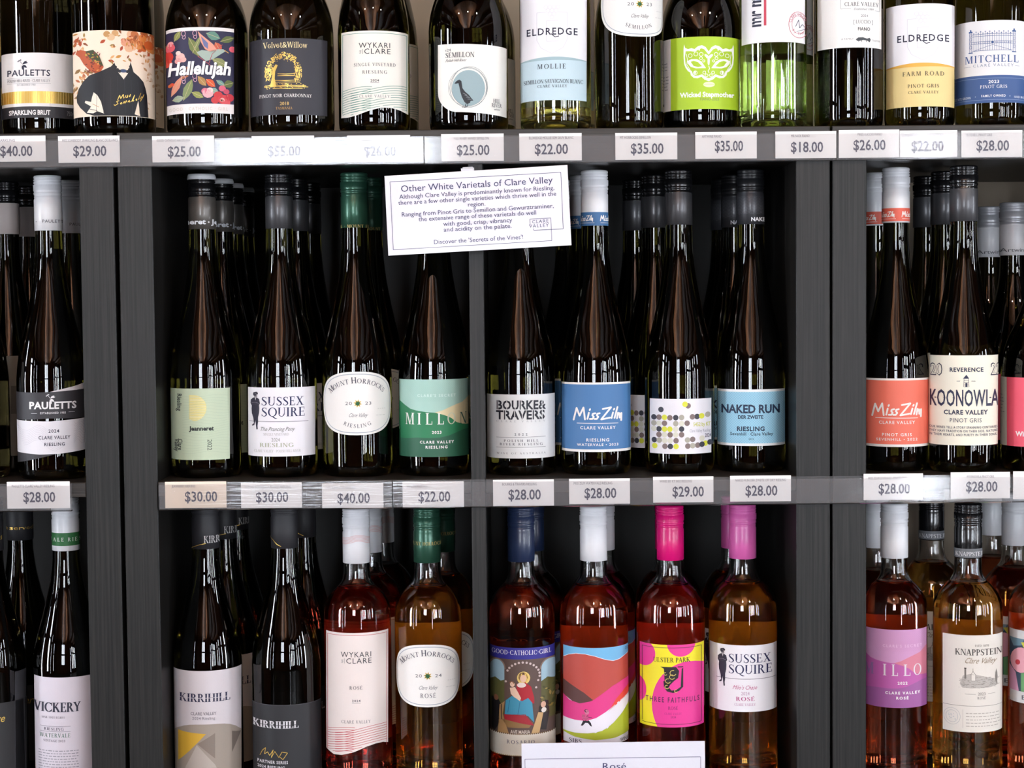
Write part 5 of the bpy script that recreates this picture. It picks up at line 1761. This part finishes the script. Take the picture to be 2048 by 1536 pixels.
# top row
T = [
    bottle('sparkling', 84, 170, 79, .088, ZT, 'black', (BLK, BLK), 'sparkling wine bottle with white label banded in gold and black', art_pauletts_brut),
    bottle('sparkling', 228, 150, 81, .047, ZT, 'black', (BLK, BLK), 'sparkling wine bottle with an orange bird on a headless black jacket', art_jacket),
    bottle('burgundy', 415, 150, 82, .052, ZT, 'black', (BLK, BLK), 'dark bottle with navy label of tropical flowers and white script', art_tropic),
    bottle('burgundy', 584, 150, 84, .052, ZT, 'black', (BLK, BLK), 'dark bottle with black label and a gold willow tree', art_willow),
    bottle('hock', 748, 150, 71.5, .050, ZT, 'dark', (WHT, WHT), 'dark bottle with cream label, green wave lines along its curved lower edge', art_wykari_green),
    bottle('burgundy', 937, 150, 79, .050, ZT, 'dark', (WHT, WHT), 'dark bottle with white label, a duck in a grey-blue disc', art_duck),
    bottle('claret', 1111, 150, 71, .047, ZT, 'flint', (WHT, WHT), 'clear bottle of straw wine with a white label above pale blue', art_mollie, wine=WINE_WHT, back=(.045, .17, .8, BP)),
    bottle('hock', 1258, 150, 68, .050, ZT, 'dark', (GRN, GRN), 'dark bottle beside the lime mask bottle, its oval white label cut by the picture edge', horrocks(8, 65, 'SEMILLON', '2023', 84), mode='arc', off=21),
    bottle('burgundy', 1402, 150, 79, .068, ZT, 'dark', (BLK, BLK), 'dark bottle with lime green label and a white lace mask', art_mask),
    bottle('claret', 1546, 150, 66.5, .047, ZT, 'pale', (WHT, WHT), 'pale green bottle with white label, red bar and upright lettering', art_mrmick, wine=WINE_GRN, back=(.085, .20, .9, '#b9b48a')),
    bottle('claret', 1697, 150, 68, .050, ZT, 'dark', (BLK, BLK), 'dark bottle with long white label and a small fish', art_fish),
    bottle('claret', 1839, 150, 69, .050, ZT, 'dark', (BLK, BLK), 'dark bottle with white label, yellow lower half and grey shield outline', art_farm),
    bottle('claret', 1981, 150, 70, .050, ZT, 'dark', (BLK, BLK), 'dark bottle with an iron gate drawing above a blue band', art_gate),
]
again(T[1], 250, 40, .150, 'second bird and jacket bottle, just behind the first one', turn=-.12)
again(T[4], 768, 150, .135, 'second cream wave label bottle, just behind the first one', turn=.25)
again(T[5], 955, 150, .142, 'second duck label bottle, just behind the first one', turn=.25)
again(T[8], 1425, 150, .160, 'second lime mask label bottle, just behind the first one', turn=.9)
again(T[9], 1562, 150, .135, 'second pale green bottle with red bar label, just behind the first one', turn=.2)
again(T[10], 1703, 150, .140, 'second fish label bottle, just behind the first one', turn=.3)
again(T[12], 2123, 150, .052, 'iron gate label bottle beside the first one, cut off at the picture edge', turn=.0)
again(T[6], 1122, 150, .135, 'second clear bottle with pale blue label, just behind the first one', turn=.2)
again(T[0], -86, 150, .060, 'second gold and black banded bottle, cut off at the picture edge', turn=.3)
# navy carton with gold print, mostly cut off beside the sparkling bottles
q = P(2, 150, .2)
cb = MB().box(-.09, .0, 0, .09, 0, .33, .001).build('wine_carton', pbsdf('navy_card', '#1c2340', .5), None, (q.x + .004, .175, ZT))
tag(cb, 'navy carton with gold print behind the banded sparkling bottles', 'carton')
cg = MB()
for z, h in ((.05, .02), (.10, .03), (.15, .012), (.30, .02)):
    cg.box(-.088, -.002, -.0006, -.0001, z, z + h)
cg.build('gold_print', ink('gold'), cb)


def band_text(txt, y, h, col, dx0, dx1, serif=0, bold=1):
    def f(a, x):
        a.text(txt, x + dx0, x + dx1, y, h, col, serif=serif, bold=bold, sp=.1)
    return f


def band_jeanneret(a, x):
    a.text('Jeanneret', x - 62, x + 7, 448, 9.5, '#d6dbe2', bold=2)
    a.ell(x + 13, 444, 1.6, 1.6, '#d6dbe2', 3, n=8)
    a.text('Jeanneret', x + 19, x + 84, 448, 9.5, '#d6dbe2', bold=2)


def band_naked(a, x):
    a.text('NAKED RUN', x + 1, x + 62, 442, 7.5, '#d9dce2', bold=2)
    for k in range(12):
        for j in range(5):
            a.line([(x - 27 + j * 12, 392 + k * 3), (x - 21 + j * 12, 394.5 + k * 3), (x - 15 + j * 12, 392 + k * 3)], .5, '#5d5f64', 1)


M = [
    bottle('hock', 106, 850, 69, .062, Z1, 'dark', (WHT, WHT), 'tall bottle wrapped in black and white label strips, white cap', art_pauletts, lambda a, x: (a.text('PAULETT WINES', x - 11, x + 62, 445, 6, '#44444e', sp=.1), a.ell(x - 22, 443, .9, .9, '#44444e', 3, n=6))),
    bottle('hock', 412, 850, 69.5, .066, Z1, 'dark', (capmat('#5c5854', .35, .4), BLK, WHT), 'tall bottle with pale green label and yellow half moon, black cap with white top', art_jeanneret, band_jeanneret, style='rim'),
    bottle('hock', 565, 850, 70, .066, Z1, 'dark', (GRY, BLK), 'tall dark bottle with white label and a standing coated figure', art_sussex),
    bottle('hock', 715, 850, 70, .064, Z1, 'dark', (GRN, GRN), 'tall bottle with white oval label and green cap', horrocks(807, 63.5, 'RIESLING', '2023', 87), band_text('HORROCKS · MOUNT HORROCKS', 455, 6, '#b5a86a', -72, 70, 1), mode='arc'),
    bottle('hock', 868, 850, 70, .064, Z1, 'dark', (BLK, BLK), 'tall bottle with layered green hills label', art_millon),
    bottle('hock', 1042, 850, 69.5, .062, Z1, 'dark', (GRY, BLK), 'tall bottle with pale grey label and stencilled black capitals', art_stencil),
    bottle('hock', 1192, 850, 70, .062, Z1, 'dark', (WHT, WHT), 'tall bottle with blue label and white brush script, white cap banded blue', art_zilm_blue, zilm_band('#3f6a98')),
    bottle('hock', 1359, 850, 69.5, .066, Z1, 'dark', (GRY, BLK), 'tall bottle with white label of grey, black and yellow dots', art_dots),
    bottle('hock', 1502, 850, 67.8, .072, Z1, 'dark', (capmat('#3a3b40', .4, .4), capmat('#1c1d20', .35, .2)), 'tall bottle with sky blue lattice label and dark patterned cap', art_naked, band_naked),
    bottle('hock', 1791, 830, 65.3, .064, Z1, 'dark', (WHT, WHT), 'tall bottle with coral label and white brush script, white cap banded coral', art_zilm_coral, zilm_band('#d9604e')),
    bottle('hock', 1926, 830, 67.5, .044, Z1, 'dark', (GRY, BLK), 'tall bottle with cream label, small tower and big slim capitals', art_tower),
    bottle('burgundy', 2084, 830, 80, .052, Z1, 'dark', (capmat('#c9c9cc', .4), SIL), 'bottle with cream and hot pink label, cut off at the picture edge', art_pink, lambda a, x: a.text('Artwine    Artwine', x - 30, x + 90, 499, 8, '#4a4a50', serif=0)),
]
BACK = ' of that kind in its column, behind the front bottle'
again(M[0], 139, 362, .142, 'second black and white wrapped bottle, behind the first one beside the panel', turn=.35)
for k, (x, y, Y) in enumerate(((440, 361, .144), (461, 369, .222), (483, 375, .300))):
    again(M[1], x, y, Y, ('second', 'third', 'fourth')[k] + ' pale green label bottle in its column, white cap top showing', turn=(.35, .7, .2)[k])
again(M[2], 590, 370, .144, 'second standing figure bottle, dark cap just behind the first one', turn=.2)
again(M[2], 616, 380, .222, 'third standing figure bottle, deep in the shadow of its column', turn=.3)
again(M[3], 738, 372, .142, 'second oval label bottle, its green cap in shadow behind the first one', turn=.25)
again(M[4], 872, 372, .143, 'second green hills bottle, behind the sign card', turn=.1)
again(M[6], 1165, 361, .143, 'second blue brush script bottle, its banded cap beside the sign card', turn=-.2)
again(M[6], 1136, 370, .222, 'third blue brush script bottle, deep behind the sign card', turn=-.4)
again(M[7], 1308, 358, .142, 'second dotted label bottle, just behind and beside the first one', turn=-.3)
again(M[7], 1270, 370, .222, 'third dotted label bottle, deepest of its column', turn=-.5)
again(M[8], 1468, 354, .152, 'second lattice label bottle, just behind the first one', turn=-.3)
again(M[8], 1447, 362, .230, 'third lattice label bottle, deepest of its column', turn=-.2)
again(M[9], 1752, 352, .142, 'second coral brush script bottle, half hidden by the panel', turn=.1)
again(M[10], 1888, 352, .130, 'second tower label bottle, black cap just behind the first one', turn=-.35)
again(M[10], 1852, 360, .208, 'third tower label bottle, deepest of its column', turn=-.3)
again(M[11], 2026, 409, .145, 'second pink label bottle, silver cap just behind the cut-off one', turn=.4)
again(M[11], 1978, 416, .235, 'third pink label bottle, silver cap deepest of its column', turn=.4)
# two bottles with pale neck bands deep in the corner beside the wrapped bottle
G = bottle('hock', 22, 850, 64, .150, Z1, 'black', (capmat('#b5aaa6', .6, 0, 0), BLK), 'shadowed bottle with pale neck band and grey label, behind the wrapped bottle', lambda a: (a.rect(-34, 712, 34, 912, '#8f8b86', 0), a.rect(10, 772, 32, 828, '#6a6662', 1), lines(a, 24, 31, 845, 9, 7, 3, '#55524f', 3)), turn=.18)
again(G, 55, 382, .236, 'second shadowed bottle with pale neck band, deep behind the wrapped bottle', turn=.3)
again(G, -60, 382, .070, 'third shadowed bottle with pale neck band, cut off at the picture edge', turn=.1)

BK = (.052, .172, .95, BP)


def band_green(a, x):
    a.rect(x - 30, 1066, x + 30, 1092, '#2f6a3c', 0)
    a.text('WATERVALE RIESLING', x - 75, x + 60, 1083, 7.5, '#dfe6dc', serif=1, sp=.3)


def band_kir(x0, x1, c, tx):
    def f(a, x):
        if tx:
            a.text('KIRRIHILL', x + x0, x + x1, 1086, 14, c, serif=1)
            a.line([(x + x0, 1080), (x + x1, 1079)], .8, '#232226', 4)
        a.line([(x - 30, 1100), (x - 22, 1094), (x - 10, 1089), (x + 1, 1087)] if tx else [(x - 30, 1072), (x - 22, 1080), (x - 14, 1089), (x - 6, 1093)], 1.1, 'gold', 3)
    return f


def band_waves(a, x):
    for k in range(6):
        a.line([(x - 30 + 6 * t, 1074 + k * 2.4 + 3.4 * math.sin(t * .62 + 1.2)) for t in range(11)], .8, '#d6a3a0', 1)


def band_knapp(a, x):
    a.rect(x - 30, 1098, x + 30, 1116, '#66686c', 0)
    a.text('KNAPPSTEIN', x - 24, x + 34, 1112.5, 8.5, '#cfd0d2', serif=1)


B = [
    bottle('tall_hock', 140, 1450, 69, .062, Z2, 'dark', (WHT, WHT), 'tall bottle with plain lavender white label, white cap banded green', art_vickery, band_green),
    bottle('tall_hock', 418, 1450, 68, .066, Z2, 'dark', (MBLK, MBLK), 'tall bottle with white label over taupe and yellow triangles, black cap', art_kirrihill, band_kir(-3, 62, '#c9c6c4', 1)),
    bottle('tall_hock', 575, 1450, 69, .064, Z2, 'dark', (MBLK, MBLK), 'tall bottle with black label, white capitals and gold signature', art_kirrihill_black, band_kir(0, 0, '#c9c6c4', 0)),
    bottle('claret', 717, 1400, 67, .062, Z2, 'flint', (WHT, WHT), 'rosé bottle with cream label and red wave lines', art_wykari_rose, band_waves, wine=WINE_RED, back=(.050, .176, .95, BP)),
    bottle('claret', 858, 1400, 67, .062, Z2, 'flint', (GRN, GRN), 'amber rosé bottle with white oval label and green cap', horrocks(1352, 62.5, 'ROSÉ', '2024', 82), band_text('MOUNT HORROCKS', 1091, 7, '#b5a86a', -40, 34, 1), wine=WINE_ORG, back=(.105, .181, 1.2, BP), mode='arc', off=-3),
    bottle('claret', 1045, 1400, 65.5, .062, Z2, 'flint', (NAVY, NAVY), 'rosé bottle with a seated robed figure under a blue band, navy cap', art_madonna, wine=WINE_PNK, back=(.05, .160, .95, '#5a4a44')),
    bottle('claret', 1189, 1400, 68, .062, Z2, 'flint', (WHT, WHT), 'rosé bottle with red, pink and lime rolling hills label, white cap', art_hills, wine=WINE_PNK, back=(.05, .176, .95, BP)),
    bottle('claret', 1342, 1400, 68, .062, Z2, 'flint', (MAG, MAG), 'rosé bottle with yellow label and magenta circles, magenta cap', art_ulster, wine=WINE_RED, back=(.075, .178, .95, BP)),
    bottle('claret', 1486, 1400, 68, .068, Z2, 'flint', (PNK, PNK), 'rosé bottle with white label and standing coated figure, pink cap', art_sussex_rose, wine=WINE_ORG, back=(.08, .178, .95, BP)),
    bottle('claret', 1788, 1380, 65, .062, Z2, 'flint', (WHT, WHT), 'rosé bottle with layered mauve hills label, white cap', art_illo, wine=WINE_PNK, back=(.09, .185, .95, BP)),
    bottle('claret', 1935, 1380, 68, .056, Z2, 'flint', (BLK, BLK), 'rosé bottle with cream label and an engraved winery, black cap banded grey', art_knappstein, band_knapp, wine=WINE_ORG, back=(.085, .180, 1.3, BP)),
    bottle('claret', 2086, 1380, 68, .056, Z2, 'flint', (WHT, WHT), 'rosé bottle with painted faces label, cut off at the picture edge', art_face, wine=WINE_PNK, back=(.09, .185, .95, BP)),
    bottle('tall_hock', -12, 1450, 66, .062, Z2, 'black', (MBLK, MBLK), 'dark bottle with black label and gold script, cut off at the picture edge', art_black_gold, lambda a, x: a.text('reserved', x - 40, x + 25, 1081, 8, 'gold')),
]
again(B[12], 40, 1060, .150, 'second black label bottle with gold script, behind the cut-off one', turn=.2)
again(B[1], 447, 1060, .144, 'second taupe triangle label bottle, its lettered cap behind the first one', turn=.15)
again(B[1], 472, 1045, .222, 'third taupe triangle label bottle, deepest of its column', turn=.3)
again(B[2], 606, 1045, .150, 'second gold signature bottle, in shadow behind the first one', turn=.25)
again(B[3], 738, 1050, .142, 'second red wave label rosé, just behind the first one', turn=.2)
again(B[3], 763, 1040, .222, 'third red wave label rosé, deepest of its column', turn=.3)
again(B[4], 884, 1050, .142, 'second oval label rosé, its amber side showing beside the first one', turn=.05)
again(B[5], 1062, 1050, .142, 'second seated figure rosé, in shadow behind the first one', turn=.2)
again(B[6], 1203, 1050, .142, 'second rolling hills rosé, white cap just behind the first one', turn=.3)
again(B[7], 1336, 1050, .142, 'second magenta circle rosé, just behind the first one', turn=-.2)
again(B[8], 1468, 1050, .148, 'second pink cap rosé with standing figure, just behind the first one', turn=-.3)
again(B[9], 1752, 1060, .142, 'second mauve hills rosé, half hidden by the panel', turn=.0)
again(B[10], 1863, 1060, .200, 'second engraved winery rosé, just behind the first one', turn=-.1)
again(B[11], 2030, 1060, .150, 'second painted faces rosé, white cap behind the cut-off one', turn=.35)
again(B[11], 1984, 1050, .236, 'third painted faces rosé, white cap deepest of its column', turn=.3)
